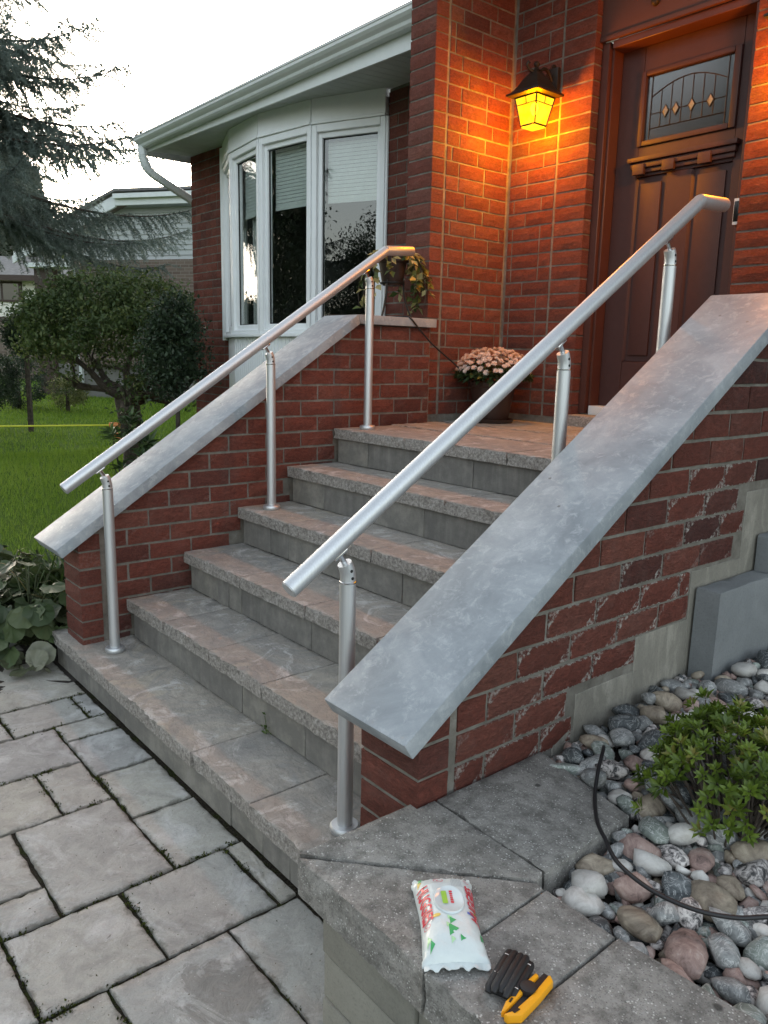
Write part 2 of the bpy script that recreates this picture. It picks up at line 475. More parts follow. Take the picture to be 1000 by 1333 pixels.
def m_farbrick():
    t = NT('brown_brick')
    bt = t.n('ShaderNodeTexBrick')
    mp = t.n('ShaderNodeMapping')
    mp.inputs['Rotation'].default_value = (math.radians(90), 0, 0)
    tc = t.n('ShaderNodeTexCoord')
    t.l(tc.outputs['Object'], mp.inputs['Vector'])
    t.l(mp.outputs[0], bt.inputs['Vector'])
    bt.inputs['Color1'].default_value = (0.115, 0.082, 0.065, 1)
    bt.inputs['Color2'].default_value = (0.16, 0.12, 0.096, 1)
    bt.inputs['Mortar'].default_value = (0.20, 0.18, 0.16, 1)
    bt.inputs['Scale'].default_value = 1.0
    bt.inputs['Brick Width'].default_value = 0.22
    bt.inputs['Row Height'].default_value = 0.075
    bt.inputs['Mortar Size'].default_value = 0.006
    t.col(bt.outputs['Color'])
    t.set(Roughness=0.9)
    return t.m
M['farbrick'] = m_farbrick()
M['farconc'] = m_conc('far_foundation', (0.17, 0.168, 0.155), (0.235, 0.23, 0.215), False)
M['stucco'] = simple('white_stucco', (0.68, 0.66, 0.60), 0.9, nscale=10, namp=0.05)
M['shingle'] = simple('grey_shingle', (0.16, 0.155, 0.15), 0.95, nscale=8, namp=0.3, bump=0.5, bscale=20)
M['browntrim'] = simple('dark_brown_trim', (0.045, 0.026, 0.020), 0.6)
M['farglass'] = simple('far_window_pane', (0.03, 0.035, 0.035), 0.08, 0.0, spec=0.8)
M['winblack'] = simple('black_window_frame', (0.014, 0.014, 0.014), 0.4)
M['yellowcord'] = simple('yellow_cord', (0.62, 0.62, 0.04), 0.5)
M['orange'] = simple('orange_plastic', (0.70, 0.24, 0.07), 0.45)
M['ivory'] = simple('ivory_plastic', (0.75, 0.66, 0.50), 0.4)
M['packwhite'] = simple('white_film', (0.60, 0.655, 0.645), 0.33, nscale=30, namp=0.04, bump=0.35, bscale=38)
M['packlid'] = simple('clear_lid_film', (0.58, 0.645, 0.65), 0.18)
M['red'] = simple('red_print', (0.62, 0.030, 0.055), 0.4)
M['green'] = simple('green_print', (0.050, 0.36, 0.115), 0.4)
M['lime'] = simple('lime_print', (0.27, 0.52, 0.055), 0.4)
M['palegreen'] = simple('pale_green_print', (0.42, 0.68, 0.38), 0.4)
M['yellowprint'] = simple('ochre_print', (0.66, 0.47, 0.08), 0.4)
M['blueprint'] = simple('blue_print', (0.12, 0.17, 0.48), 0.4)
M['greyprint'] = simple('grey_print', (0.45, 0.50, 0.52), 0.4)
M['toolblack'] = simple('black_tool_plastic', (0.012, 0.012, 0.013), 0.6)
M['toolyellow'] = simple('yellow_tool_plastic', (0.80, 0.36, 0.012), 0.38)
M['bellwhite'] = simple('white_bell_case', (0.78, 0.76, 0.72), 0.35)
M['bellblack'] = simple('black_bell_face', (0.010, 0.010, 0.010), 0.25)
PEB = {
 'white': m_pebble('white_pebble', [(0.3, (0.40, 0.375, 0.335)), (0.5, (0.58, 0.56, 0.52)), (0.7, (0.72, 0.70, 0.66))], scale=28),
 'pink': m_pebble('pink_pebble', [(0.32, (0.13, 0.09, 0.08)), (0.45, (0.32, 0.215, 0.185)), (0.6, (0.46, 0.335, 0.29)), (0.72, (0.58, 0.50, 0.45))], scale=34),
 'grey': m_pebble('grey_pebble', [(0.32, (0.10, 0.105, 0.105)), (0.5, (0.22, 0.225, 0.22)), (0.68, (0.36, 0.36, 0.345))], (0.50, 0.50, 0.48), scale=30),
 'dark': m_pebble('dark_pebble', [(0.3, (0.025, 0.029, 0.032)), (0.5, (0.075, 0.085, 0.088)), (0.7, (0.17, 0.18, 0.18))], (0.38, 0.39, 0.385), scale=26),
 'speckled': m_pebble('speckled_pebble', [(0.40, (0.035, 0.035, 0.036)), (0.48, (0.24, 0.22, 0.21)), (0.56, (0.56, 0.52, 0.49))], scale=60),
 'tan': m_pebble('tan_pebble', [(0.32, (0.13, 0.10, 0.075)), (0.5, (0.27, 0.225, 0.17)), (0.68, (0.43, 0.37, 0.285))], scale=26),
 'green': m_pebble('green_pebble', [(0.3, (0.10, 0.125, 0.11)), (0.5, (0.22, 0.25, 0.22)), (0.7, (0.43, 0.46, 0.43))], (0.58, 0.59, 0.56), scale=30),
}

# ------------------------------------------------------------------ object helpers
WL = {}
def wl(o):
    return WL.get(o.name, Vector((0, 0, 0))) if o else Vector((0, 0, 0))
def link(name, data, loc=(0, 0, 0), rz=0.0, parent=None, rot=None):
    o = bpy.data.objects.new(name, data)
    COL.objects.link(o)
    loc = Vector(loc)
    if parent:
        o.parent = parent
    o.location = loc - wl(parent)
    o.rotation_euler = rot or (0, 0, rz)
    WL[o.name] = loc
    return o
def tag(o, label=None, cat=None, group=None, kind=None):
    for k, v in (('label', label), ('category', cat), ('group', group), ('kind', kind)):
        if v:
            o[k] = v
    return o
def empty(name, loc, label=None, cat=None, group=None):
    o = link(name, None, loc)
    o.empty_display_size = 0.1
    return tag(o, label, cat, group)

class MB:
    def __init__(s):
        s.v, s.f = [], []
    def add(s, vs, fs):
        k = len(s.v)
        s.v += [tuple(p) for p in vs]
        s.f += [tuple(i+k for i in f) for f in fs]
        return s
    def box(s, x0, x1, y0, y1, z0, z1):
        return s.add([(x0, y0, z0), (x1, y0, z0), (x1, y1, z0), (x0, y1, z0), (x0, y0, z1), (x1, y0, z1), (x1, y1, z1), (x0, y1, z1)],
                     [(0, 3, 2, 1), (4, 5, 6, 7), (0, 1, 5, 4), (1, 2, 6, 5), (2, 3, 7, 6), (3, 0, 4, 7)])
    def obox(s, o, u, v, w, a0, a1, b0, b1, c0, c1):
        o, u, v, w = Vector(o), Vector(u), Vector(v), Vector(w)
        P = [o+u*a+v*b+w*c for c in (c0, c1) for (a, b) in ((a0, b0), (a1, b0), (a1, b1), (a0, b1))]
        fs = [(0, 3, 2, 1), (4, 5, 6, 7), (0, 1, 5, 4), (1, 2, 6, 5), (2, 3, 7, 6), (3, 0, 4, 7)]
        if u.cross(v).dot(w) < 0:
            fs = [f[::-1] for f in fs]
        return s.add(P, fs)
    def prism(s, poly, ext):
        """poly: list of 3D points (planar), ext: extrusion vector"""
        n = len(poly)
        P = [Vector(p) for p in poly]
        E = Vector(ext)
        nrm = Vector((0, 0, 0))
        for i in range(n):
            nrm += P[i].cross(P[(i+1) % n])
        fs = [tuple(range(n)), tuple(range(2*n-1, n-1, -1))] + [(i, i+n, (i+1) % n+n, (i+1) % n) for i in range(n)]
        if nrm.dot(E) > 0:
            fs = [f[::-1] for f in fs]
        return s.add(P+[p+E for p in P], fs)
    def tube(s, pts, r, seg=10, caps=True, closed=False):
        pts = [Vector(p) for p in pts]
        n = len(pts)
        rs = r if isinstance(r, (list, tuple)) else [r]*n
        ref = None
        k = len(s.v)
        for i, p in enumerate(pts):
            a = pts[(i-1) % n] if (i or closed) else p
            b = pts[(i+1) % n] if (i < n-1 or closed) else p
            d = (b-a).normalized() if (b-a).length > 1e-9 else Vector((0, 0, 1))
            if ref is None:
                ref = Vector((0, 0, 1)) if abs(d.z) < 0.9 else Vector((1, 0, 0))
            u = d.cross(ref)
            if u.length < 1e-6:
                u = d.cross(Vector((0.3, 0.9, 0.2)))
            u.normalize()
            w = d.cross(u)
            ref = w*-1 if False else u.cross(d)
            for j in range(seg):
                an = 2*math.pi*j/seg
                s.v.append(tuple(p+(u*math.cos(an)+w*math.sin(an))*rs[i]))
        m = n if closed else n-1
        for i in range(m):
            i2 = (i+1) % n
            for j in range(seg):
                j2 = (j+1) % seg
                s.f.append((k+i*seg+j, k+i*seg+j2, k+i2*seg+j2, k+i2*seg+j))
        if caps and not closed:
            s.f.append(tuple(k+j for j in range(seg-1, -1, -1)))
            s.f.append(tuple(k+(n-1)*seg+j for j in range(seg)))
        return s
    def lathe(s, prof, c, seg=20):
        k = len(s.v)
        for (r, z) in prof:
            for j in range(seg):
                a = 2*math.pi*j/seg
                s.v.append((c[0]+r*math.cos(a), c[1]+r*math.sin(a), c[2]+z))
        for i in range(len(prof)-1):
            for j in range(seg):
                j2 = (j+1) % seg
                s.f.append((k+i*seg+j, k+i*seg+j2, k+(i+1)*seg+j2, k+(i+1)*seg+j))
        s.f.append(tuple(k+j for j in range(seg-1, -1, -1)))
        s.f.append(tuple(k+(len(prof)-1)*seg+j for j in range(seg)))
        return s
    def mesh(s, name, mat, org=(0, 0, 0), smooth=False, bevel=0.0, bseg=2):
        me = bpy.data.meshes.new(name)
        o = Vector(org)
        me.from_pydata([tuple(Vector(p)-o) for p in s.v], [], s.f)
        if bevel:
            bm = bmesh.new()
            bm.from_mesh(me)
            bmesh.ops.remove_doubles(bm, verts=bm.verts, dist=1e-5)
            es = [e for e in bm.edges if len(e.link_faces) == 2 and e.calc_face_angle(0) > 0.6]
            bmesh.ops.bevel(bm, geom=es, offset=bevel, segments=bseg, affect='EDGES', profile=0.6, clamp_overlap=True)
            bm.to_mesh(me)
            bm.free()
        if mat:
            me.materials.append(mat)
        if smooth or bevel:
            me.polygons.foreach_set('use_smooth', [True]*len(me.polygons))
            me.set_sharp_from_angle(angle=math.radians(42))
        me.update()
        return me
    def build(s, name, mat, parent=None, org=None, smooth=False, bevel=0.0, bseg=2):
        if org is None:
            a = np.array(s.v)
            org = Vector(((a[:, 0].min()+a[:, 0].max())/2, (a[:, 1].min()+a[:, 1].max())/2, a[:, 2].min()))
        return link(name, s.mesh(name, mat, org, smooth, bevel, bseg), org, 0, parent)

def np_mesh(name, V, F, mat, rnd=None, smooth=False):
    me = bpy.data.meshes.new(name)
    V = np.asarray(V, np.float32).reshape(-1, 3)
    F = np.asarray(F, np.int32)
    k = F.shape[1]
    me.vertices.add(len(V))
    me.vertices.foreach_set('co', V.ravel())
    me.loops.add(F.size)
    me.loops.foreach_set('vertex_index', F.ravel())
    me.polygons.add(len(F))
    me.polygons.foreach_set('loop_start', np.arange(0, F.size, k, dtype=np.int32))
    me.polygons.foreach_set('loop_total', np.full(len(F), k, np.int32))
    if smooth:
        me.polygons.foreach_set('use_smooth', np.ones(len(F), bool))
    if rnd is not None:
        a = me.attributes.new('rnd', 'FLOAT', 'POINT')
        a.data.foreach_set('value', np.asarray(rnd, np.float32))
    me.update(calc_edges=True)
    me.validate()
    if mat:
        me.materials.append(mat)
    return me

def unit(a):
    return a/np.maximum(np.linalg.norm(a, axis=-1, keepdims=True), 1e-9)

def leaves_mesh(name, mat, P, D, N, L, Wd, rnd=None, fold=0.25, droop=0.0):
    """folded leaves: base, two shoulders, tip and mid points"""
    P, D, N = np.asarray(P, float), unit(np.asarray(D, float)), np.asarray(N, float)
    n = len(P)
    S = unit(np.cross(D, N))
    N = np.cross(S, D)
    L = np.broadcast_to(np.asarray(L, float), (n,))[:, None]
    Wd = np.broadcast_to(np.asarray(Wd, float), (n,))[:, None]
    v0 = P
    v1 = P+D*L*0.48+S*Wd*0.5+N*Wd*fold
    v2 = P+D*L*0.5-N*L*droop*0.2
    v3 = P+D*L*0.48-S*Wd*0.5+N*Wd*fold
    v4 = P+D*L-N*L*droop
    V = np.stack([v0, v1, v2, v3, v4], 1).reshape(-1, 3)
    b = np.arange(n)[:, None]*5
    F = np.concatenate([b+np.array([[0, 2, 1]]), b+np.array([[0, 3, 2]]), b+np.array([[1, 2, 4]]), b+np.array([[2, 3, 4]])], 0)
    r = NP.random(n) if rnd is None else rnd
    return np_mesh(name, V, F, mat, np.repeat(r, 5))

def rand_dirs(n):
    return unit(NP.normal(size=(n, 3)))

# ------------------------------------------------------------------ bricks
BH, PITCH, COURSE, JT = 0.0655, 0.2, 0.07625, 0.0105
_bp = {}
def brick_proto(Lk, Hk, Dk, var):
    key = (round(Lk, 3), round(Hk, 3), round(Dk, 3), var)
    if key in _bp:
        return _bp[key]
    L, H, D = key[:3]
    nx, nz = (4 if L > 0.12 else 2), 2
    r = random.Random(hash(key) & 0xffff)
    V, F, E = [], [], []
    for j in range(nz+1):
        for i in range(nx+1):
            b = i in (0, nx) or j in (0, nz)
            x = -L/2+L*i/nx+(r.uniform(-1, 1)*(0.0012 if b else 0.006))
            z = -H/2+H*j/nz+(r.uniform(-1, 1)*(0.0012 if b else 0.004))
            y = (0.0015+r.uniform(0, 0.002)) if b else -r.uniform(0.0, 0.0032)
            V.append((x, y, z))
            E.append(1.0 if b else 0.0)
    w = nx+1
    for j in range(nz):
        for i in range(nx):
            F.append((j*w+i, j*w+i+1, (j+1)*w+i+1, (j+1)*w+i))
    per = [i for i in range(w)] + [j*w+nx for j in range(1, nz+1)] + [nz*w+i for i in range(nx-1, -1, -1)] + [j*w for j in range(nz-1, 0, -1)]
    k = len(V)
    for p in per:
        x, y, z = V[p]
        V.append((x, D, z))
        E.append(1.0)
    m = len(per)
    for a in range(m):
        b = (a+1) % m
        F.append((per[a], k+a, k+b, per[b]))
    me = bpy.data.meshes.new('brick')
    me.from_pydata(V, [], F)
    at = me.attributes.new('edge', 'FLOAT', 'POINT')
    at.data.foreach_set('value', E)
    me.materials.append(M['brick'])
    _bp[key] = me
    return me

def put_brick(parent, c, L, rz, D=0.09, H=BH, color=(0, 0, 0, 1), clip=None):
    """c: centre of the outer face; clip: (point, normal) world half-space kept on the side against the normal"""
    me = brick_proto(L, H, D, R.randrange(5))
    if clip:
        pt, nr = Vector(clip[0]), Vector(clip[1])
        mw = Matrix.Translation(Vector(c)) @ Matrix.Rotation(rz, 4, 'Z')
        co = [mw @ v.co for v in me.vertices]
        ds = [(p-pt).dot(nr) for p in co]
        if min(ds) > -0.012:
            return None
        if max(ds) > 0:
            bm = bmesh.new()
            bm.from_mesh(me)
            inv = mw.inverted()
            bmesh.ops.bisect_plane(bm, geom=bm.verts[:]+bm.edges[:]+bm.faces[:], plane_co=inv @ pt, plane_no=inv.to_3x3() @ nr, clear_outer=True)
            me = bpy.data.meshes.new('brick')
            bm.to_mesh(me)
            bm.free()
            if not len(me.polygons):
                return None
            me.materials.append(M['brick'])
    o = link('brick', me, c, rz, parent)
    o.color = color
    return o

def brick_stuff(parent, items):
    """bricks past the limit: one joined mesh"""
    V, F, E = [], [], []
    for (c, L, rz) in items:
        me = brick_proto(L, BH, 0.09, R.randrange(5))
        mw = Matrix.Translation(Vector(c)) @ Matrix.Rotation(rz, 4, 'Z')
        k = len(V)
        V += [tuple(mw @ v.co) for v in me.vertices]
        F += [tuple(i+k for i in p.vertices) for p in me.polygons]
        E += [0.5]*len(me.vertices)
    org = V[0]
    me = bpy.data.meshes.new('bricks')
    me.from_pydata([tuple(Vector(v)-Vector(org)) for v in V], [], F)
    at = me.attributes.new('edge', 'FLOAT', 'POINT')
    at.data.foreach_set('value', E)
    me.materials.append(M['brick_v'])
    o = tag(link('bricks', me, org, 0, parent), kind='stuff')
    o.color = (0, 0, 0, 1)
    return o
def m_brick_v():
    # joined bricks have no per-object random: colour by cell position instead
    m = M['brick'].copy()
    m.name = 'brick_joined'
    nt = m.node_tree
    for n in list(nt.nodes):
        if n.type == 'OBJECT_INFO':
            for l in list(n.outputs['Random'].links):
                wnz = nt.nodes.new('ShaderNodeTexWhiteNoise')
                geo = nt.nodes.new('ShaderNodeNewGeometry')
                sn = nt.nodes.new('ShaderNodeVectorMath')
                sn.operation = 'SNAP'
                sn.inputs[1].default_value = (0.1, 0.1, COURSE)
                nt.links.new(geo.outputs['Position'], sn.inputs[0])
                nt.links.new(sn.outputs[0], wnz.inputs['Vector'])
                nt.links.new(wnz.outputs['Value'], l.to_socket)
    return m
M['brick_v'] = m_brick_v()

def course_spans(u0, u1, off):
    """running bond pieces between u0 and u1"""
    out = []
    a = u0+off-PITCH if off > 0.005 else u0
    while a < u1-0.02:
        b = a+PITCH
        lo, hi = max(a, u0), min(b, u1)
        if hi-lo > 0.035:
            out.append((lo+JT/2, hi-JT/2))
        a = b
    return out

# ------------------------------------------------------------------ generic stone slab with worn, split edges
def slab_mesh(name, poly, z0, z1, mat, org, step=0.06, amp=0.003, rough=0.006, seed=0, edge_attr=True, front=None, ch=0.006):
    """poly: list of (x, y) counter-clockwise; a grid of points inside, split sides"""
    pts, rgh = [], []
    n = len(poly)
    for i in range(n):
        a, b = Vector(poly[i]), Vector(poly[(i+1) % n])
        k = max(1, int(round((b-a).length/step)))
        for j in range(k):
            pts.append(a.lerp(b, j/k))
            nrm_ = Vector((b.y-a.y, a.x-b.x)).normalized()
            rgh.append(rough if front is None or nrm_.y < -0.7 else 0.0012)
    c = sum((Vector(p) for p in poly), Vector((0, 0)))/n
    rr = random.Random(seed)
    def inward(p, d):
        v = c-p
        return p+v.normalized()*d if v.length > 1e-6 else p
    N3 = lambda x, y, z: mnoise.noise(Vector((x*7.3+seed, y*7.3, z*7.3)))
    rings = []
    E = []
    V = []
    m = len(pts)
    def ring(d, z, jit, zj, e):
        k = len(V)
        for p, rg_ in zip(pts, rgh):
            q = inward(p, d+jit*rg_*(0.5+0.9*N3(p.x*6, p.y*6, z*20)+rr.uniform(-0.5, 0.5)))
            V.append((q.x, q.y, z+zj*rr.uniform(-1, 1)))
            E.append(e)
        rings.append(k)
    ring(0.0, z0, 0.5, 0, 1)
    ring(-0.0006, z0+(z1-z0)*0.4, 1.0, 0, 1)
    ring(0.0, z1-ch, 1.0, 0.0012, 1)
    ring(ch*0.8, z1-0.0004, 1.0, 0.0006, 0.9)
    ring(0.03, z1+0.0003, 0.4, amp, 0.25)
    F = []
    for a, b in zip(rings[:-1], rings[1:]):
        for j in range(m):
            j2 = (j+1) % m
            F.append((a+j, a+j2, b+j2, b+j))
    # inner fan with displaced centre ring
    k = len(V)
    last = rings[-1]
    for j in range(m):
        p = Vector(V[last+j][:2])
        q = p.lerp(c, 0.5)
        V.append((q.x, q.y, z1+amp*N3(q.x*3, q.y*3, 1)))
        E.append(0.0)
    for j in range(m):
        j2 = (j+1) % m
        F.append((last+j, last+j2, k+j2, k+j))
    V.append((c.x, c.y, z1+amp*N3(c.x, c.y, 2)))
    E.append(0.0)
    ci = len(V)-1
    for j in range(m):
        F.append((k+j, k+(j+1) % m, ci))
    me = bpy.data.meshes.new(name)
    o = Vector(org)
    me.from_pydata([tuple(Vector(v)-o) for v in V], [], F)
    if edge_attr:
        at = me.attributes.new('edge', 'FLOAT', 'POINT')
        at.data.foreach_set('value', E)
    me.materials.append(mat)
    me.polygons.foreach_set('use_smooth', [True]*len(me.polygons))
    me.set_sharp_from_angle(angle=math.radians(50))
    return me
_sd = [0]
def slab(name, poly, z0, z1, mat, parent=None, **kw):
    _sd[0] += 1
    cx = sum(p[0] for p in poly)/len(poly)
    cy = sum(p[1] for p in poly)/len(poly)
    org = (cx, cy, z0)
    return link(name, slab_mesh(name, poly, z0, z1, mat, org, seed=_sd[0]*3.17, **kw), org, 0, parent)
def rect(x0, x1, y0, y1):
    return [(x0, y0), (x1, y0), (x1, y1), (x0, y1)]
# ================================================================== GROUND
b = MB()
b.add([(-300, -300, -0.06), (300, -300, -0.06), (300, 300, -0.06), (-300, 300, -0.06)], [(0, 1, 2, 3)])
tag(b.build('ground', M['asphalt'], org=(0, 0, -0.06)), kind='structure')

def lawn_z(x, y):
    d = np.hypot(x+1.5, y-1.5)
    return -0.02+0.24*np.clip((d-2.0)/13.0, 0, 1)+0.018*np.sin(x*0.9+1.0)*np.cos(y*0.8)
nx_, ny_ = 90, 70
gx = np.linspace(-38, -0.35, nx_)
gy = np.linspace(-9, 26, ny_)
GX, GY = np.meshgrid(gx, gy)
GZ = lawn_z(GX, GY)
GZ = np.where((GX > -2.2) & (GY < 2.6) & (GY > -0.4), GZ-0.03, GZ)
V = np.stack([GX, GY, GZ], -1).reshape(-1, 3)
ii, jj = np.meshgrid(np.arange(nx_-1), np.arange(ny_-1))
q = (jj*nx_+ii).ravel()
# the lawn stops where the paving begins
F = np.stack([q, q+1, q+nx_+1, q+nx_], 1)
cen = V[F].mean(1)
F = F[~((cen[:, 1] < -0.35) & (cen[:, 0] > -2.6))]
lawn = tag(link('lawn', np_mesh('lawn', V, F, M['lawn'], smooth=True)), kind='structure')

# planting bed between the lawn and the steps
b = MB()
n = 14
pl = []
for i in range(n+1):
    for j in range(9):
        x = -1.75+1.75*j/8
        y = -0.42+3.0*i/n
        pl.append((x, y, 0.0+0.02*mnoise.noise(Vector((x*4, y*4, 0)))-(0.02 if j == 0 else 0)))
b.add(pl, [(i*9+j, i*9+j+1, (i+1)*9+j+1, (i+1)*9+j) for i in range(n) for j in range(8)])
tag(b.build('planting_bed', M['soil'], org=(0, 0, 0), smooth=True), kind='structure')

# ------------------------------------------------------------------ flagstone pavement
b = MB()
def jpts():
    vs, fs = [], []
    for i in range(61):
        for j in range(61):
            x, y = -1.3+6.0*j/60, -3.2+3.3*i/60
            vs.append((x, y, -0.0065+0.003*mnoise.noise(Vector((x*9, y*9, 3)))))
    for i in range(60):
        for j in range(60):
            a = i*61+j
            fs.append((a, a+1, a+62, a+61))
    return vs, fs
b.add(*jpts())
pav = tag(b.build('pavement', M['joint'], org=(1, -1, -0.02), smooth=True), kind='structure')
PV = [(0.14, 0.38, -0.056, 0.012), (0.14, 0.38, -0.335, -0.056), (-0.42, 0.14, -0.335, 0.012),
      (0.38, 0.522, -0.195, 0.008), (0.522, 0.815, -0.195, 0.008), (0.815, 1.118, -0.193, 0.01), (1.118, 1.42, -0.195, 0.01),
      (1.42, 1.718, -0.045, 0.012), (1.42, 1.718, -0.35, -0.045), (1.718, 2.16, -0.198, 0.01),
      (0.38, 0.685, -0.49, -0.195), (0.685, 0.978, -0.35, -0.195), (0.685, 0.978, -0.655, -0.35), (0.978, 1.422, -0.497, -0.195),
      (0.978, 1.28, -0.80, -0.497), (1.28, 1.424, -0.637, -0.497), (1.424, 1.718, -0.637, -0.35), (1.718, 2.16, -0.493, -0.198),
      (1.718, 2.02, -0.80, -0.493), (1.28, 1.718, -0.95, -0.637), (2.02, 2.46, -0.80, -0.493), (2.16, 2.75, -0.493, -0.24),
      (0.38, 0.685, -0.80, -0.49), (0.14, 0.38, -0.655, -0.335), (-0.30, 0.14, -0.80, -0.335), (0.685, 0.978, -0.95, -0.655),
      (0.14, 0.685, -1.10, -0.80), (0.978, 1.28, -1.10, -0.80), (1.718, 2.16, -1.10, -0.80), (1.28, 1.718, -1.25, -0.95),
      (-0.9, -0.42, -0.50, -0.05), (-0.9, -0.30, -0.95, -0.50)]
for (x0, x1, y0, y1) in PV:
    g = 0.0032
    zt = R.uniform(-0.002, 0.003)
    j = lambda: R.uniform(-0.0025, 0.0025)
    slab('paver', [(x0+g+j(), y0+g+j()), (x1-g+j(), y0+g+j()), (x1-g+j(), y1-g+j()), (x0+g+j(), y1-g+j())], -0.045, zt, M['paver'], pav, step=0.02, amp=0.002, rough=0.0045, ch=0.003)
b = MB()
for i in range(12):
    for k in range(5):
        x0, y0 = -0.9+0.45*i, -1.25-0.42*(k+1)
        if y0 > -3.1:
            b.box(x0+0.008, x0+0.442, y0+0.008, y0+0.412, -0.04, 0.0)
tag(b.build('pavers', M['paver'], pav, bevel=0.008), kind='stuff')
# crumbs and bits of leaf scattered over paving and steps
dp_ = []
for _ in range(420):
    k_ = R.random()
    if k_ < 0.6:
        dp_.append((R.uniform(-0.1, 2.1), R.uniform(-1.0, -0.01), 0.004))
    else:
        kk = R.choice([1, 1, 2, 3, 4, 5])
        yk = {1: 0.0, 2: 0.2454, 3: 0.521, 4: 0.7966, 5: 1.0722}[kk]
        dp_.append((R.uniform(0.03, 1.85), yk+0.27*(1-R.random()**2*0.9), 0.153+0.175*(kk-1)+0.002))
dp_ = np.array(dp_)
M['crumb'] = m_leaf('dry_crumb', [(0, (0.03, 0.022, 0.015)), (0.6, (0.09, 0.065, 0.035)), (1, (0.30, 0.28, 0.24))], 0.9, 0.1, 0.1)
Dd = NP.normal(size=(len(dp_), 3))*np.array([1, 1, 0.15])
tag(link('debris', leaves_mesh('debris', M['crumb'], dp_, Dd, np.array([[0, 0, 1.0]]*len(dp_))+NP.normal(size=(len(dp_), 3))*0.3, NP.uniform(0.002, 0.008, len(dp_)), NP.uniform(0.0015, 0.004, len(dp_)))), kind='stuff')
# moss and crumbs caught in the joints
mp, ms = [], []
for (x0, x1, y0, y1) in PV:
    for _ in range(26):
        if R.random() < 0.5:
            x, y = R.uniform(x0, x1), (y0 if R.random() < 0.5 else y1)+R.uniform(-0.009, 0.009)
        else:
            x, y = (x0 if R.random() < 0.5 else x1)+R.uniform(-0.009, 0.009), R.uniform(y0, y1)
        if mnoise.noise(Vector((x*3, y*3, 5))) > -0.05 and y < 0.0:
            mp.append((x, y, -0.004))
mp = np.array(mp)
k = 9
P = np.repeat(mp, k, 0)+NP.normal(size=(len(mp)*k, 3))*np.array([0.007, 0.007, 0.001])
D = NP.normal(size=(len(P), 3))*0.6+np.array([0, 0, 0.8])
M['moss'] = m_leaf('joint_moss', [(0, (0.022, 0.026, 0.010)), (0.6, (0.045, 0.055, 0.014)), (1, (0.09, 0.11, 0.025))], 0.9, 0.1, 0.1)
tag(link('moss', leaves_mesh('moss', M['moss'], P, D, rand_dirs(len(P)), NP.uniform(0.005, 0.012, len(P)), 0.005)), kind='stuff')

# ================================================================== STEPS
RISE, Z1 = 0.175, 0.153
YS = {1: 0.0, 2: 0.2454, 3: 0.521, 4: 0.7966, 5: 1.0722, 6: 1.3478}
ZS = {k: Z1+(k-1)*RISE for k in YS}
steps = empty('stone_staircase', (0.95, 0, 0), 'grey stone front steps with rough split edges climbing to the maroon door', 'steps')
TH = 0.05
treads = {1: [-0.27, 0.42, 1.12, 1.485, 2.098], 2: [0.012, 0.38, 0.77, 1.145, 1.905], 3: [0.012, 0.52, 0.99, 1.40, 1.905],
          4: [0.012, 0.45, 1.02, 1.55, 1.905], 5: [0.012, 0.56, 1.118, 1.52, 1.905]}
risers = {1: [-0.255, 0.15, 0.52, 0.95, 1.34, 1.52, 1.66, 2.09], 2: [0.03, 0.295, 0.48, 0.66, 0.98, 1.37, 1.60, 1.90], 3: [0.03, 0.29, 0.385, 0.49, 0.635, 1.0, 1.35, 1.90],
          4: [0.03, 0.27, 0.42, 0.80, 1.18, 1.55, 1.90], 5: [0.03, 0.298, 0.648, 0.99, 1.38, 1.90], 6: [0.03, 0.274, 0.63, 0.984, 1.36, 1.90]}
for k in range(1, 7):
    y, z = YS[k], ZS[k]
    x0, x1 = (-0.24, 2.08) if k == 1 else (0.02, 1.90)
    yb = YS[k+1]+0.1 if k < 6 else 2.66
    zb = 0.0 if k == 1 else ZS[k-1]-0.06
    b = MB().box(x0+0.01, x1-0.01, y+0.05, yb, zb, z-TH-0.004)
    core = b.build('step', M['mortar'], steps)
    rz0 = 0.0 if k == 1 else ZS[k-1]+0.002
    for a, c in zip(risers[k][:-1], risers[k][1:]):
        j = R.uniform(-0.002, 0.002)
        m = MB().box(a+0.0015, c-0.0015, y+0.022+j, y+0.06, rz0, z-TH-0.002).build('riser_block', M['riser'], core, bevel=0.002, bseg=1)
    if k < 6:
        for a, c in zip(treads[k][:-1], treads[k][1:]):
            j = R.uniform(-0.004, 0.004)
            slab('tread_stone', rect(a+0.001, c-0.001, y+j, YS[k+1]+0.034), z-TH, z+R.uniform(-0.002, 0.001), M['tread'], core, step=0.022, amp=0.0015, rough=0.010, front=True, ch=0.003)
    else:
        rows = [(1.3478, 1.74, [0.012, 0.56, 1.18, 1.905]), (1.742, 2.13, [-0.04, 0.36, 0.93, 1.38, 1.95]), (2.132, 2.64, [-0.04, 0.20, 0.72, 1.24, 1.95])]
        for (ya, yb_, xs) in rows:
            for a, c in zip(xs[:-1], xs[1:]):
                dy = R.uniform(-0.02, 0.02) if ya > 1.4 else 0
                slab('landing_flagstone', rect(a+0.002, c-0.002, ya+0.002, yb_-0.001), z-TH, z+R.uniform(-0.002, 0.001)+(0.004 if ya > 1.4 else 0), M['tread'], core, step=0.025, amp=0.0015, rough=0.009, front=True, ch=0.003)
# raised sill stone at the door
slab('sill_stone', rect(0.50, 1.38, 2.575, 2.80), ZS[6]+0.002, ZS[6]+0.066, M['tread'], steps, step=0.03, amp=0.002, rough=0.006)

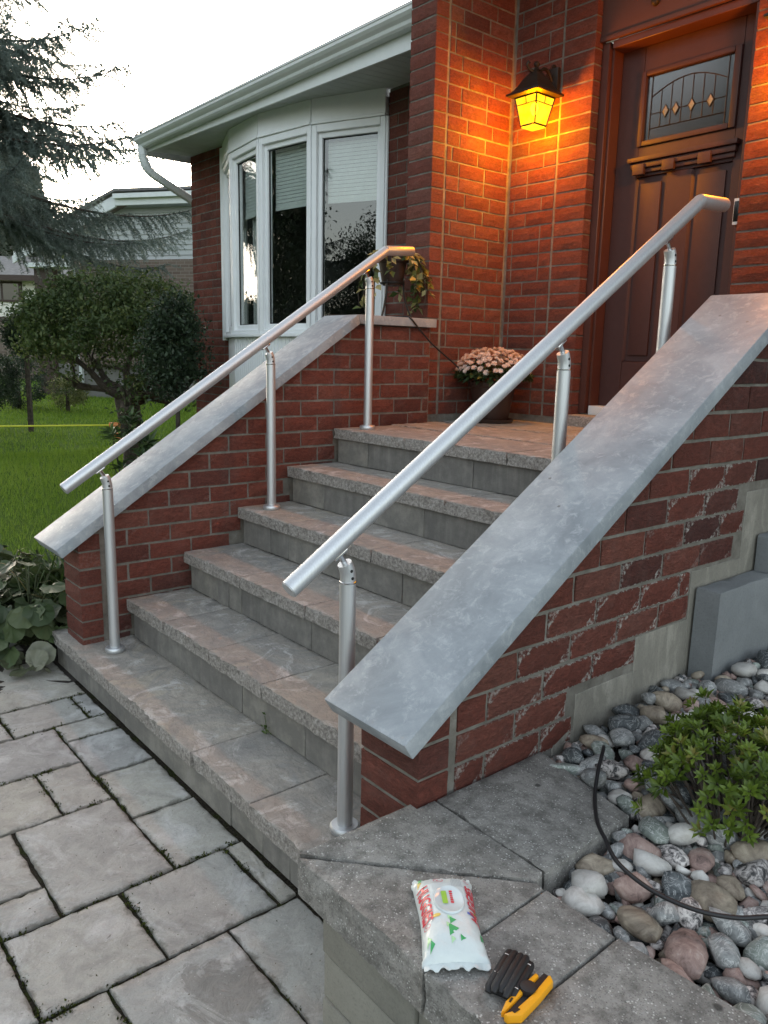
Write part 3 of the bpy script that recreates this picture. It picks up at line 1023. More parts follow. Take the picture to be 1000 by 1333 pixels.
wd = empty('weed', (1.16, 0.258, 0.154), 'small green weed growing at the foot of the second riser', 'weed')
P, D, N = [], [], []
for i in range(16):
    a = i*2.4
    h_ = 0.012+0.0042*i
    P.append((1.16+R.gauss(0, 0.012), 0.252+R.gauss(0, 0.004), 0.154+h_*R.random()))
    D.append((math.cos(a), -abs(math.sin(a))*0.6, R.uniform(0.2, 1.0)))
    N.append((0, -0.5, 1))
M['weed'] = m_leaf('weed_leaf', [(0, (0.05, 0.09, 0.02)), (1, (0.11, 0.16, 0.04))])
tag(link('leaves', leaves_mesh('leaves', M['weed'], np.array(P)-np.array((1.16, 0.258, 0.154)), D, N, NP.uniform(0.012, 0.022, 16), 0.009), (1.16, 0.258, 0.154), 0, wd), kind='stuff')
MB().tube([(1.16, 0.256, 0.153), (1.163, 0.252, 0.19), (1.158, 0.25, 0.22)], 0.0012, 5).build('stem', M['weed'], wd)

# ================================================================== BRICK STAIR WALLS
S_L, T_L = 0.6553, 0.0538          # slope and vertical thickness of the slabs on top
def cap_top_l(y): return 0.592+S_L*(y+0.047)
S_R = 0.643
def cap_top_r(y): return 0.610+S_R*(y+0.024)

def stair_wall(name, label, x0, x1, vis_x, top, slope, zj0, zbase, base_of, eff, group):
    """prism core, with bricks on the visible long side (x = vis_x) and on the front end"""
    yf, ye = 0.0535, 2.018
    ybend = (1.547-(top(0)-T_L))/slope
    zb = lambda y: min(top(y)-T_L, 1.547)
    xa, xb = x0+0.006, x1-0.006
    prof = [(yf+0.006, zbase), (ye, zbase), (ye, 1.546), (ybend, 1.546), (yf+0.006, zb(yf)-0.001)]
    b = MB().prism([(xa, y, z) for y, z in prof], (xb-xa, 0, 0))
    w = b.build(name, M['mortar'], org=((x0+x1)/2, 1.0, zbase))
    tag(w, label, 'brick wall', group)
    pn = Vector((0, -slope, 1)).normalized()
    clipS = ((0, 0, top(0)-T_L-0.003), pn)
    clipF = ((0, 0, 1.544), (0, 0, 1))
    cnt = 0
    for n in range(-8, 22):
        z = zj0+n*0.0762+0.0381
        if z-0.03 < zbase-0.05 or z > 1.58:
            continue
        # front stretcher whose end shows on the long side
        if z+0.033 > zbase+0.0:
            c = ((x0+x1)/2, yf, z)
            put_brick(w, c, x1-x0-0.002, 0.0, 0.092, color=eff(yf, z, 'front'), clip=clipS)
        ys = yf+0.092+0.020
        for (a, e) in course_spans(ys, ye, R.choice([0.1, 0.0]) if False else (0.1 if n % 2 else 0.004)):
            a += R.uniform(-0.003, 0.003)
            ym = (a+e)/2
            if z-0.03 < base_of(a+0.02) or z-0.03 < base_of(e-0.02):
                # cut short by the foundation step
                if z-0.03 < base_of(a+0.02):
                    continue
                while e > a+0.05 and z-0.03 < base_of(e):
                    e -= 0.01
                if e-a < 0.05:
                    continue
                ym = (a+e)/2
            put_brick(w, (vis_x, ym, z+R.uniform(-0.0015, 0.0015)), round(e-a, 2), math.pi/2, color=eff(ym, z, 'side'), clip=clipS if ym < ybend-0.06 else clipF)
    # bricks on the side that faces away from the photograph, joined
    items = []
    ox = x0 if vis_x == x1 else x1
    rz = -math.pi/2 if ox == x0 else math.pi/2
    for n in range(-8, 22):
        z = zj0+n*0.0762+0.0381
        if z < zbase+0.02:
            continue
        for (a, e) in course_spans(yf+0.1, ye, 0.1 if n % 2 else 0.004):
            if z+0.04 < zb(a)-0.005:
                items.append(((ox, (a+e)/2, z), round(e-a, 2), rz))
    brick_stuff(w, items)
    return w

def eff_l(y, z, side):
    d = 0.0
    if side == 'side' and z < ZS[1]+0.08+0.62*max(0, y-0.25):   # the course that touches the steps is darker
        d = 0.55 if R.random() < 0.55 else 0.2
    return (0.12*R.random(), d, 0, 1)
def base_l(y):
    k = 1
    for i in range(2, 7):
        if y > YS[i]+0.03:
            k = i
    return ZS[k]-0.07
def eff_r(y, z, side):
    e = 0.0
    if side == 'side' and 0.2 < y < 1.45 and z < 0.42+0.52*y+0.06:
        e = R.choice([0.3, 0.7, 1.0, 1.0])
    d = 0.0
    if side == 'side' and y > 0.85 and z > 0.80:
        d = R.choice([0, 0, 0, 0.5, 0.9])
    return (e, d, 0, 1)
def base_r(y):
    return 0.40 if y < 0.60 else 0.545 if y < 0.86 else 0.645 if y < 1.13 else 0.79 if y < 1.42 else 1.0
stair_wall('brick_stair_wall', 'red brick wall on the planting bed side of the steps, under the slab beside the lawn', -0.2, 0.0, 0.0, cap_top_l, S_L, 0.4822, 0.153, base_l, eff_l, 'brick walls flanking the steps')
wr = stair_wall('brick_stair_wall', 'red brick wall with white lime bloom rising from the pebble bed beside the steps', 1.917, 2.118, 2.118, cap_top_r, S_R, 0.492, 0.153, base_r, eff_r, 'brick walls flanking the steps')
b = MB()
pf = [(0.5, 0.1), (2.018, 0.1), (2.018, 1.0), (1.422, 1.0), (1.422, 0.789), (1.132, 0.789), (1.132, 0.645), (0.862, 0.645), (0.862, 0.545), (0.605, 0.545), (0.57, 0.46), (0.5, 0.44)]
# split into convex boxes
for (ya, ye, zt) in [(0.52, 0.605, 0.45), (0.605, 0.862, 0.545), (0.862, 1.132, 0.643), (1.132, 1.422, 0.788), (1.422, 2.018, 1.0)]:
    b.box(2.08, 2.1155, ya, ye-0.0003, 0.1, zt)
b.build('parged_foundation', M['foundation'], wr, bevel=0.002, bseg=1)

# ------------------------------------------------------------------ slabs on the stair walls
def slope_slab(name, label, x0, x1, ya, yb, top, slope, flat_to):
    pts = []
    c = 1/math.sqrt(1+slope*slope)
    th = 0.045
    n_ = Vector((0, -slope*c, c))
    A, B_ = Vector((0, ya, top(ya))), Vector((0, yb, top(yb)))
    # the two faces mitre where the slab turns level
    half = (n_+Vector((0, 0, 1))).normalized()
    mit = half*(th/half.dot(n_))
    b = MB().prism([(x0, A.y, A.z), (x0, B_.y, B_.z), (x0, B_.y-mit.y, B_.z-mit.z), (x0, A.y-n_.y*th, A.z-n_.z*th)], (x1-x0, 0, 0))
    o = tag(b.build(name, M['coping'], bevel=0.0035, bseg=2), label, 'slab', 'grey slabs on top of the stair walls')
    b = MB().prism([(x0, B_.y+0.0015, B_.z), (x0, flat_to, B_.z), (x0, flat_to, B_.z-th), (x0, B_.y-mit.y+0.0015, B_.z-th)], (x1-x0, 0, 0))
    return b
fl = slope_slab('coping_slab', 'long sloping grey slab on the brick wall beside the lawn', -0.255, 0.04, -0.047, 1.482, cap_top_l, S_L, 2.021)
tag(fl.build('coping_slab', M['coping'], bevel=0.003), 'short level grey slab under the potted trailing plant', 'slab', 'grey slabs on top of the stair walls')
fr = slope_slab('coping_slab', 'broad sloping grey slab on the brick wall beside the pebble bed', 1.868, 2.152, -0.018, 1.535, cap_top_r, S_R, 2.021)
tag(fr.build('coping_slab', M['coping'], bevel=0.003), 'level grey slab end just beyond the top of the broad sloping slab', 'slab', 'grey slabs on top of the stair walls')

# ================================================================== HANDRAILS
def handrail(label, x, pa, pb, pe, py, ks):
    root = empty('handrail', (x, py[0], ZS[1]), label, 'handrail', 'aluminium handrails on the steps')
    A, B_, E_ = Vector((x, *pa)), Vector((x, *pb)), Vector((x, *pe))
    d1, d2 = (B_-A).normalized(), (E_-B_).normalized()
    pts = [A]+[A.lerp(B_, t) for t in (0.25, 0.5, 0.75)]
    bend = [B_-d1*0.035, B_-d1*0.014+d2*0.003, B_+d2*0.014-d1*0.003, B_+d2*0.035]
    rail = MB().tube(pts+[B_-d1*0.032, B_-d1*0.002], 0.0235, 24)
    rl = rail.build('rail', M['alu'], root, smooth=True)
    b = MB().tube([B_-d1*0.0015, B_+d2*0.004, B_+d2*0.05, E_-d2*0.004, E_], [0.0235, 0.0238, 0.0235, 0.0235, 0.021], 24)
    ret = b.build('rail_return', M['alu'], root, smooth=True)
    b = MB().tube([A-d1*0.002, A+d1*0.001], 0.0205, 20)
    b.build('end_cap', M['alu'], rl, smooth=True)
    slope = (B_.z-A.z)/(B_.y-A.y)
    nrm = Vector((0, -slope, 1)).normalized()
    for y, k in zip(py, ks):
        z = ZS[k]
        zr = A.z+slope*(y-A.y)              # rail centre above the post
        zt = zr-0.125
        p = MB().tube([(x, y, z+0.012), (x, y, z+0.4), (x, y, zt)], 0.0208, 24).build('post', M['alu'], root, smooth=True)
        MB().lathe([(0.038, 0), (0.040, 0.004), (0.040, 0.014), (0.036, 0.019), (0.0235, 0.020)], (x, y, z+0.0005), 32).build('base_flange', M['alu'], p, smooth=True)
        MB().lathe([(0.0214, 0), (0.0218, 0.001), (0.0218, 0.004), (0.0205, 0.005)], (x, y, zt-0.001), 24).build('collar', M['chrome'], p, smooth=True)
        # adjustable elbow leaning to meet the rail square
        bow = []
        c0 = Vector((x, y, zt+0.004))
        for i in range(6):
            t = i/5
            dirv = Vector((0, 0, 1)).lerp(nrm, t).normalized()
            bow.append(c0.copy())
            c0 = c0+dirv*0.0098
        el = MB().tube(bow, [0.0195, 0.0195, 0.0195, 0.0195, 0.0195, 0.0185], 20).build('elbow', M['alu'], p, smooth=True)
        top = bow[-1]
        # stem from the elbow to the underside of the rail
        foot = A+d1*((top-A).dot(d1))
        MB().tube([top-nrm*0.004, foot-nrm*0.026], 0.0075, 14).build('swivel_stem', M['chrome'], p, smooth=True)
        MB().obox(foot-nrm*0.0245, d1, Vector((1, 0, 0)), nrm, -0.022, 0.022, -0.012, 0.012, -0.0035, 0.003).build('saddle', M['chrome'], p, bevel=0.002)
        h = MB()
        for (t, ) in ((1,), (3,)):
            cp = bow[t]+Vector((0.0186, 0, 0))
            h.tube([cp, cp+Vector((0.0012, 0, 0))], 0.0042, 10)
        h.build('socket_screw', M['blackhole'], p)
    return root
handrail('long brushed aluminium handrail beside the lawn, three posts on the steps', 0.14, (-0.032, 0.857), (1.57, 1.900), (1.742, 1.913), [0.139, 0.907, 1.472], [1, 4, 6])
handrail('brushed aluminium handrail nearest the broad sloping slab, its top end in front of the door', 1.7476, (-0.035, 0.849), (1.625, 1.933), (1.79, 1.942), [0.139, 0.943, 1.472], [1, 4, 6])

# ================================================================== HOUSE
YW = 2.6283                      # face of the front wall
HJ = 2.7438
house = empty('brick_house', (-1.5, YW, 0), 'red brick house with a white bow window and a recessed maroon front door', 'house')
zc = [HJ-n*0.0762-0.0381 for n in range(-12, 37)]
def hz(lo, hi):
    return [z for z in zc if lo < z < hi]
# --- wing wall beside the porch
wing = MB().box(-0.236, -0.048, 2.030, YW+0.05, 0.3, 3.62).build('wing_wall', M['mortar'], house)
stuff = []
for z in hz(1.03, 3.6):
    n = round((HJ-z)/0.0762)
    fr_ = ((-0.142, 2.0238, z), 0.198, 0.0)
    if z > 1.0 and z < 3.3:
        put_brick(wing, *fr_)
    else:
        stuff.append(fr_)
    for (a, e) in course_spans(2.0238+0.105, YW-0.004, 0.1 if n % 2 else 0.155 if n % 4 else 0.045):
        it = ((-0.042, (a+e)/2, z+R.uniform(-0.001, 0.001)), round(e-a, 2), math.pi/2)
        if z < 3.3:
            put_brick(wing, *it)
        else:
            stuff.append(it)
for z in hz(1.6, 3.13):
    stuff.append(((-0.242, 2.2, z), 0.19, -math.pi/2))
    stuff.append(((-0.242, 2.42, z), 0.19, -math.pi/2))
brick_stuff(wing, stuff)
# --- entry wall with the lantern
ew = MB().box(-0.10, 0.504, YW+0.006, YW+0.10, 0.9, 3.62).build('entry_wall', M['mortar'], house)
stuff = []
for z in hz(1.03, 3.6):
    n = round((HJ-z)/0.0762)
    its = [((0.41, YW, z), 0.198, 0.0)]
    for (a, e) in course_spans(-0.042+0.012, 0.299, 0.13 if n % 2 else 0.04):
        its.append((((a+e)/2, YW, z+R.uniform(-0.001, 0.001)), round(e-a, 2), 0.0))
    for it in its:
        if z < 3.25:
            put_brick(ew, *it)
        else:
            stuff.append(it)
brick_stuff(ew, stuff)
# --- pier on the other side of the door
pw = MB().box(1.363, 3.9, YW+0.006, YW+0.10, 0.2, 3.62).build('door_pier', M['mortar'], house)
stuff = []
for z in hz(0.4, 3.6):
    n = round((HJ-z)/0.0762)
    for i, (a, e) in enumerate(course_spans(1.357, 3.9, 0.004)):
        it = (((a+e)/2, YW, z), round(e-a, 2), 0.0)
        if i == 0 and 1.5 < z < 3.1:
            put_brick(pw, *it, D=0.095)
        else:
            stuff.append(it)
brick_stuff(pw, stuff)
rw = MB().box(1.924, 2.112, 2.03, YW-0.004, 0.2, 3.62).build('wing_wall', M['mortar'], house)
stuff = []
for z in hz(0.4, 3.6):
    stuff.append(((2.018, 2.0238, z), 0.198, 0.0))
    for (a, e) in course_spans(2.13, YW-0.004, 0.1):
        stuff.append(((2.118, (a+e)/2, z), round(e-a, 2), math.pi/2))
        stuff.append(((1.918, (a+e)/2, z), round(e-a, 2), -math.pi/2))
brick_stuff(rw, stuff)
# --- wall round the bow window
bw = MB().box(-4.084, -3.40, YW+0.006, YW+0.1, -0.1, 3.20).box(-1.140, -0.24, YW+0.006, YW+0.1, -0.1, 3.14).box(-3.40, -1.14, YW+0.006, YW+0.1, -0.1, 1.1).box(-4.084, -3.98, YW+0.1, 9.0, -0.1, 3.2).build('front_wall', M['mortar'], house)
stuff = []
for z in hz(0.02, 3.14):
    n = round((HJ-z)/0.0762)
    for i, (a, e) in enumerate(course_spans(-1.150, -0.245, 0.1 if n % 2 else 0.004)):
        it = (((a+e)/2, YW, z), round(e-a, 2), 0.0)
        if i < 2 and z > 1.6:
            put_brick(bw, *it)
        else:
            stuff.append(it)
for z in hz(0.02, 3.19):
    n = round((HJ-z)/0.0762)
    for (a, e) in course_spans(-4.09, -3.395, 0.1 if n % 2 else 0.004):
        stuff.append((((a+e)/2, YW, z), round(e-a, 2), 0.0))
    for (a, e) in course_spans(YW+0.1, 4.2, 0.1 if n % 2 else 0.004):
        stuff.append(((-4.09, (a+e)/2, z), round(e-a, 2), -math.pi/2))
brick_stuff(bw, stuff)

# --- eaves: soffit, fascia, gutter, downspout, roof
def tz(x): return 0.0185*(-0.4-x)
b = MB()
npan = 46
for i in range(npan):
    xa, xb = -4.06+3.82*i/npan, -4.06+3.82*(i+1)/npan-0.004
    b.add([(xa, 2.175, 3.105+tz(xa)), (xb, 2.175, 3.105+tz(xb)), (xb, YW+0.02, 3.132+tz(xb)), (xa, YW+0.02, 3.132+tz(xa)),
           (xa, 2.175, 3.12+tz(xa)), (xb, 2.175, 3.12+tz(xb)), (xb, YW+0.02, 3.147+tz(xb)), (xa, YW+0.02, 3.147+tz(xa))],
          [(0, 3, 2, 1), (4, 5, 6, 7), (0, 1, 5, 4), (1, 2, 6, 5), (2, 3, 7, 6), (3, 0, 4, 7)])
tag(b.build('soffit_panels', M['soffit'], house), kind='stuff')
xl, xr_ = -4.0, -0.24
b = MB().prism([(xl, 2.158, 3.078+tz(xl)), (xr_, 2.158, 3.078+tz(xr_)), (xr_, 2.158, 3.24), (xl, 2.158, 3.24)], (0, 0.016, 0))
b.box(-4.085, xl-0.001, 2.158, 2.174, 3.15, 3.24)
fa = b.build('fascia', M['whiteal'], house, bevel=0.002, bseg=1)
MB().box(-4.098, -4.085, 2.16, 2.9, 3.14, 3.26).build('rake_board', M['whiteal'], house, bevel=0.002)
gp = [(2.156, 3.252), (2.156, 3.17), (2.105, 3.170), (2.093, 3.180), (2.086, 3.197), (2.066, 3.212), (2.052, 3.226), (2.050, 3.243), (2.044, 3.246), (2.044, 3.254), (2.060, 3.254), (2.062, 3.246), (2.145, 3.246), (2.145, 3.252)]
b = MB().prism([(-4.02, y, z) for y, z in gp], (3.775, 0, 0))
gut = b.build('gutter', M['whiteal'], house)
dp = [Vector(p) for p in [(-3.985, 2.112, 3.18), (-3.985, 2.114, 3.12), (-3.987, 2.122, 3.075), (-3.99, 2.142, 3.03), (-3.995, 2.175, 2.992), (-4.002, 2.222, 2.966), (-4.015, 2.29, 2.94), (-4.04, 2.40, 2.90), (-4.10, 2.60, 2.835), (-4.13, 2.70, 2.80)]]
b = MB()
for w_, h_ in ((0.034, 0.024),):
    pass
b.tube(dp, 0.040, 8)
k0 = len(b.v)
ds = b.build('downspout', M['whiteal'], house)
b = MB()
fine = []
for a, c in zip(dp[1:6], dp[2:7]):
    for t in (0.0, 0.33, 0.66):
        fine.append((a.lerp(c, t), (c-a).normalized()))
for p_, d_ in fine:
    b.tube([p_-d_*0.0035, p_, p_+d_*0.0035], [0.0395, 0.0435, 0.0395], 8, caps=False)
b.build('elbow_ribs', M['whiteal'], ds)
b = MB().prism([(-4.12, 2.07, 3.262), (-4.12, 7.0, 4.85), (-4.12, 7.0, 4.93), (-4.12, 2.07, 3.275)], (3.87, 0, 0))
b.prism([(-0.25, 1.7, 3.70), (-0.25, 7.0, 5.2), (-0.25, 7.0, 5.3), (-0.25, 1.7, 3.76)], (5.2, 0, 0))
b.build('roof', M['shingle'], house)
MB().box(-0.32, 4.0, 1.72, YW+0.12, 3.60, 3.68).build('porch_ceiling', M['soffit'], house)

# --- bow window
bow = link('bow_window', None, (-2.269, 2.4, 1.5), 0, house)
WF = 0.585
PB = [Vector((-1.152, YW))]
for a in (23.25, 7.75, -7.75, -23.25):
    PB.append(PB[-1]-Vector((math.cos(math.radians(a)), math.sin(math.radians(a))))*WF)
for i in range(4):
    A, B_ = PB[i], PB[i+1]
    u2 = (B_-A).normalized()
    u = Vector((u2.x, u2.y, 0))
    nn = Vector((-u.y, u.x, 0))
    o = Vector((A.x, A.y, 0))
    W3 = Vector((0, 0, 1))
    ti = tz(A.x)
    box = lambda a0, a1, b0, b1, c0, c1: MB().obox(o, u, nn, W3, a0, a1, b0, b1, c0, c1)
    e = 0.0015
    box(e, WF-e, -0.05, 0.035, 2.984+ti*0.4, 3.139+ti).build('header_board', M['white'], bow, bevel=0.002, bseg=1)
    box(e, WF-e, -0.05, 0.045, 2.966+ti*0.4, 2.983+ti*0.4).build('header_trim', M['white'], bow, bevel=0.002, bseg=1)
    zt = 2.965+ti*0.4
    f = MB()
    for (a0, a1, c0, c1) in ((e, 0.040, 1.546, zt), (WF-0.040, WF-e, 1.546, zt), (0.0405, WF-0.0405, zt-0.05, zt), (0.0405, WF-0.0405, 1.546, 1.575)):
        f.obox(o, u, nn, W3, a0, a1, -0.045, 0.032, c0, c1)
    f.build('window_frame', M['white'], bow, bevel=0.003, bseg=1)
    f = MB()
    za, zb_ = 1.5755, zt-0.0505
    for (a0, a1, c0, c1) in ((0.041, 0.072, za, zb_), (WF-0.072, WF-0.041, za, zb_), (0.0722, WF-0.0722, zb_-0.036, zb_), (0.0722, WF-0.0722, za, za+0.042)):
        f.obox(o, u, nn, W3, a0, a1, -0.042, 0.006, c0, c1)
    f.build('sash', M['white'], bow, bevel=0.0035, bseg=2)
    f = MB()
    for (a0, a1, c0, c1) in ((0.0722, 0.079, za+0.042, zb_-0.036), (WF-0.079, WF-0.0722, za+0.042, zb_-0.036), (0.079, WF-0.079, zb_-0.043, zb_-0.0362), (0.079, WF-0.079, za+0.0422, za+0.049)):
        f.obox(o, u, nn, W3, a0, a1, -0.022, -0.012, c0, c1)
    f.build('glazing_seal', M['blackhole'], bow)
    box(0.0725, WF-0.0725, -0.021, -0.017, za+0.043, zb_-0.037).build('glass_pane', M['winglass'], bow)
    box(-0.008, WF+0.008, -0.05, 0.048, 1.520, 1.545).build('sill', M['white'], bow, bevel=0.003)
    bb = MB()
    nb = 13
    for j in range(nb):
        bb.obox(o, u, nn, W3, 0.004+(WF-0.008)*j/nb, 0.004+(WF-0.008)*(j+1)/nb-0.006, -0.05, 0.006, 0.95, 1.519)
    bb.obox(o, u, nn, W3, 0.004, WF-0.004, -0.055, 0.0, 0.95, 1.518)
    bb.build('beadboard_skirt', M['white'], bow, bevel=0.0015, bseg=1)
    # corner trim boards of the skirt
    # roller blind of narrow pleats behind the glass
    bl = MB()
    ns = 17
    for j in range(ns):
        z0 = 2.48+ti*0.4+0.44*j/ns
        bl.obox(o, u, nn, W3, 0.075, WF-0.075, -0.075-0.006, -0.075, z0, z0+0.44/ns-0.003)
    bl.obox(o, u, nn, W3, 0.075, WF-0.075, -0.084, -0.072, 2.455+ti*0.4, 2.478+ti*0.4)
    bl.build('pleated_blind', M['blind'], bow)
    if i in (2, 3):
        cu = MB()
        for j in range(7):
            cu.tube([o+u*(WF-0.10-0.022*j)+nn*(-0.14+0.012*(j % 2))+W3*z_ for z_ in (1.45, 2.2, 2.95)], 0.014, 6)
        cu.build('curtain', M['curtain'], bow, smooth=True)
# side trim boards against the brick
MB().box(-3.445, -3.392, YW-0.035, YW-0.0045, 1.50, 3.16).build('trim_board', M['white'], bow, bevel=0.003)
MB().box(-1.146, -1.128, YW-0.02, YW-0.0045, 1.50, 2.97).build('trim_board', M['white'], bow, bevel=0.003)
# dim room behind the window
b = MB()
x0, x1, y0, y1, z0, z1 = -3.9, -0.6, YW+0.02, 6.0, 0.9, 3.1
b.add([(x0, y0, z0), (x1, y0, z0), (x1, y1, z0), (x0, y1, z0), (x0, y0, z1), (x1, y0, z1), (x1, y1, z1), (x0, y1, z1)],
      [(0, 1, 2, 3), (4, 7, 6, 5), (2, 6, 7, 3), (1, 5, 6, 2), (0, 3, 7, 4)])
b.build('room_interior', M['room'], house)

# --- front door
YD = 2.79
fr0 = MB()
fr0.box(0.512, 0.556, 2.690, YD+0.04, 1.10, 3.00)
fr0.box(0.5565, 0.572, 2.715, YD+0.04, 1.10, 2.97)
fr0.box(0.5725, 1.362, 2.690, YD+0.04, 2.962, 3.00)
fr0.box(1.318, 1.362, 2.690, YD+0.04, 1.10, 2.9615)
fr0.build('door_frame', M['frame'], house, bevel=0.003, bseg=1)
MB().box(0.508, 1.37, 2.672, 2.688, 3.001, 3.60).build('transom_panel', M['trim'], house, bevel=0.003)
MB().box(0.512, 1.362, 2.664, 2.6715, 3.0, 3.022).build('drip_moulding', M['trim'], house, bevel=0.002)
b = MB().lathe([(0.020, 0), (0.022, 0.006), (0.018, 0.02), (0.010, 0.026)], (0, 0, 0), 16)
b.v = [(0.82+x, 2.6715-z, 3.105+y) for x, y, z in b.v]
b.f = [f[::-1] for f in b.f]
b.build('sensor_dome', M['toolblack'], house, smooth=True)
MB().box(0.573, 1.318, 2.70, 2.80, ZS[6]+0.0665, 1.145).build('threshold', M['whiteal'], house, bevel=0.004)
door = MB().box(0.5735, 0.705, YD, YD+0.04, 1.147, 2.9615)
door.box(1.226, 1.3175, YD, YD+0.04, 1.147, 2.9615)
door.box(0.7055, 1.2255, YD, YD+0.04, 2.835, 2.9615)
door.box(0.7055, 1.2255, YD, YD+0.04, 2.335, 2.487)
door.box(0.7055, 1.2255, YD, YD+0.04, 1.147, 1.39)
door.box(0.882, 1.02, YD, YD+0.04, 1.3905, 2.3345)
door.box(0.7055, 0.8815, YD+0.014, YD+0.03, 1.3905, 2.3345)
door.box(1.0205, 1.2255, YD+0.014, YD+0.03, 1.3905, 2.3345)
dr = door.build('front_door', M['door'], house, bevel=0.002, bseg=1)
for (xa, xb) in ((0.7055, 0.8815), (1.0205, 1.2255)):
    m_ = MB()
    m_.prism([(xa, YD, 1.3905), (xa, YD, 2.3345), (xa+0.012, YD+0.0135, 2.3225), (xa+0.012, YD+0.0135, 1.4025)], (0, 0.0004, 0))
    m_.box(xa+0.030, xb-0.030, YD+0.004, YD+0.0142, 1.425, 2.300)
    m_.build('raised_panel', M['door'], dr, bevel=0.006, bseg=2)
# light frame
f = MB()
gx0, gx1, gz0, gz1 = 0.728, 1.192, 2.508, 2.815
for (xa, xb, za, zb_) in ((gx0-0.026, gx0, gz0-0.026, gz1+0.026), (gx1, gx1+0.034, gz0-0.026, gz1+0.026), (gx0+0.0002, gx1-0.0002, gz1, gz1+0.026), (gx0+0.0002, gx1-0.0002, gz0-0.026, gz0)):
    f.box(xa, xb, YD-0.016, YD+0.03, za, zb_)
f.build('glass_moulding', M['door'], dr, bevel=0.007, bseg=2)
MB().box(gx0, gx1, YD+0.004, YD+0.010, gz0, gz1).build('leaded_glass', M['doorglass'], dr)
c = MB()
yc_ = YD+0.002
def came(pts, r=0.0024):
    c.tube([(x, yc_, z) for x, z in pts], r, 6)
came([(gx0+0.03, gz0), (gx0+0.03, gz1)]); came([(gx1-0.03, gz0), (gx1-0.03, gz1)])
came([(gx0+0.03, gz0+0.055), (gx1-0.03, gz0+0.055)])
arc = [(gx0+0.03+(gx1-gx0-0.06)*t, gz1-0.115+0.075*math.sin(math.pi*(0.06+0.88*t))) for t in [i/14 for i in range(15)]]
came(arc)
zc_ = gz0+0.125
came([(gx0+0.03, zc_), (gx1-0.03, zc_)], 0.002)
for t in (0.14, 0.28, 0.42, 0.56, 0.70, 0.84):
    x = gx0+0.03+(gx1-gx0-0.06)*t
    came([(x, gz0+0.055), (x, gz1-0.115+0.075*math.sin(math.pi*(0.06+0.88*t)))], 0.0018)
c.build('lead_cames', M['came'], dr)
for t in (0.21, 0.35, 0.56, 0.80):
    x = gx0+0.03+(gx1-gx0-0.06)*t
    d = MB()
    hw, hh = (0.018, 0.030)
    d.add([(x-hw, yc_-0.001, zc_), (x, yc_-0.001, zc_-hh), (x+hw, yc_-0.001, zc_), (x, yc_-0.001, zc_+hh), (x, yc_-0.012, zc_)], [(0, 1, 4), (1, 2, 4), (2, 3, 4), (3, 0, 4)])
    d.build('bevelled_diamond', M['bevelglass'], dr)
    cc = MB().tube([(x-hw, yc_-0.002, zc_), (x, yc_-0.002, zc_-hh), (x+hw, yc_-0.002, zc_), (x, yc_-0.002, zc_+hh)], 0.0022, 6, closed=True)
    cc.build('diamond_came', M['came'], dr)
# dentil shelf
MB().box(0.672, 1.262, YD-0.045, YD-0.0005, 2.402, 2.424).build('dentil_shelf', M['door'], dr, bevel=0.004)
MB().box(0.684, 1.250, YD-0.030, YD-0.0005, 2.372, 2.4015).build('shelf_moulding', M['door'], dr, bevel=0.006)
MB().box(0.694, 1.240, YD-0.016, YD-0.0005, 2.350, 2.3715).build('shelf_moulding', M['door'], dr, bevel=0.004)
for x in (0.735, 0.905, 1.098):
    MB().box(x-0.033, x+0.033, YD-0.038, YD-0.017, 2.340, 2.392).build('dentil_block', M['door'], dr, bevel=0.003)
MB().box(0.50, 1.40, YD+0.05, YD+0.09, 1.0, 3.1).build('hall_backing', M['room'], house)
# a bright hall lamp shape seen through the leaded glass
# doorbell
bell = empty('doorbell', (1.335, 2.665, 2.02), 'slim white and black doorbell on the door frame beside the brick pier', 'doorbell')
MB().box(1.318, 1.352, 2.668, 2.6895, 2.022, 2.138).build('case', M['bellwhite'], bell, bevel=0.003)
MB().box(1.3215, 1.3485, 2.6655, 2.6675, 2.035, 2.125).build('button_face', M['bellblack'], bell, bevel=0.001)
# ================================================================== PLANTER
pl_ = empty('planter_wall', (2.6, -0.22, 0), 'low retaining wall of grey blocks with dark coping stones around the pebble bed', 'planter wall')
ZC0, ZC1 = 0.356, 0.436
cop = [
    [(2.106, -0.249), (2.471, -0.252), (2.463, 0.058), (2.446, 0.062)],
    [(2.100, -0.243), (2.440, 0.065), (2.431, 0.094), (2.1245, 0.100), (2.1245, 0.047), (2.102, 0.047)],
    [(2.1245, 0.104), (2.433, 0.098), (2.424, 0.393), (2.142, 0.460), (2.1245, 0.462)],
    [(2.476, -0.252), (2.620, -0.250), (2.617, 0.058), (2.468, 0.060)],
    [(2.625, -0.250), (2.935, -0.250), (2.935, 0.082), (2.622, 0.060)],
    [(2.940, -0.250), (3.28, -0.25), (3.28, 0.085), (2.940, 0.082)],
    [(3.285, -0.250), (3.62, -0.25), (3.62, 0.085), (3.285, 0.085)],
    [(3.625, -0.250), (4.20, -0.25), (4.20, 0.085), (3.625, 0.085)]]
for i, p_ in enumerate(cop):
    slab('coping_stone', p_, ZC0, ZC1+(0.001 if i in (1, 4) else 0), M['exposed'], pl_, step=0.02, amp=0.0012, rough=0.006, front=True, ch=0.0022)
for r_ in range(4):
    z0 = 0.256-0.1*r_
    xs = [2.165]
    first = [0.27, 0.33, 0.24, 0.30][r_]
    while xs[-1] < 4.1:
        xs.append(xs[-1]+(first if len(xs) == 1 else R.choice([0.22, 0.28, 0.34])))
    for a, c in zip(xs[:-1], xs[1:]):
        MB().box(a+0.0022, c-0.0022, -0.226+R.uniform(-0.004, 0.004), -0.05, z0+0.002, z0+0.0975).build('wall_block', M['wallblock'], pl_, bevel=0.004, bseg=2)
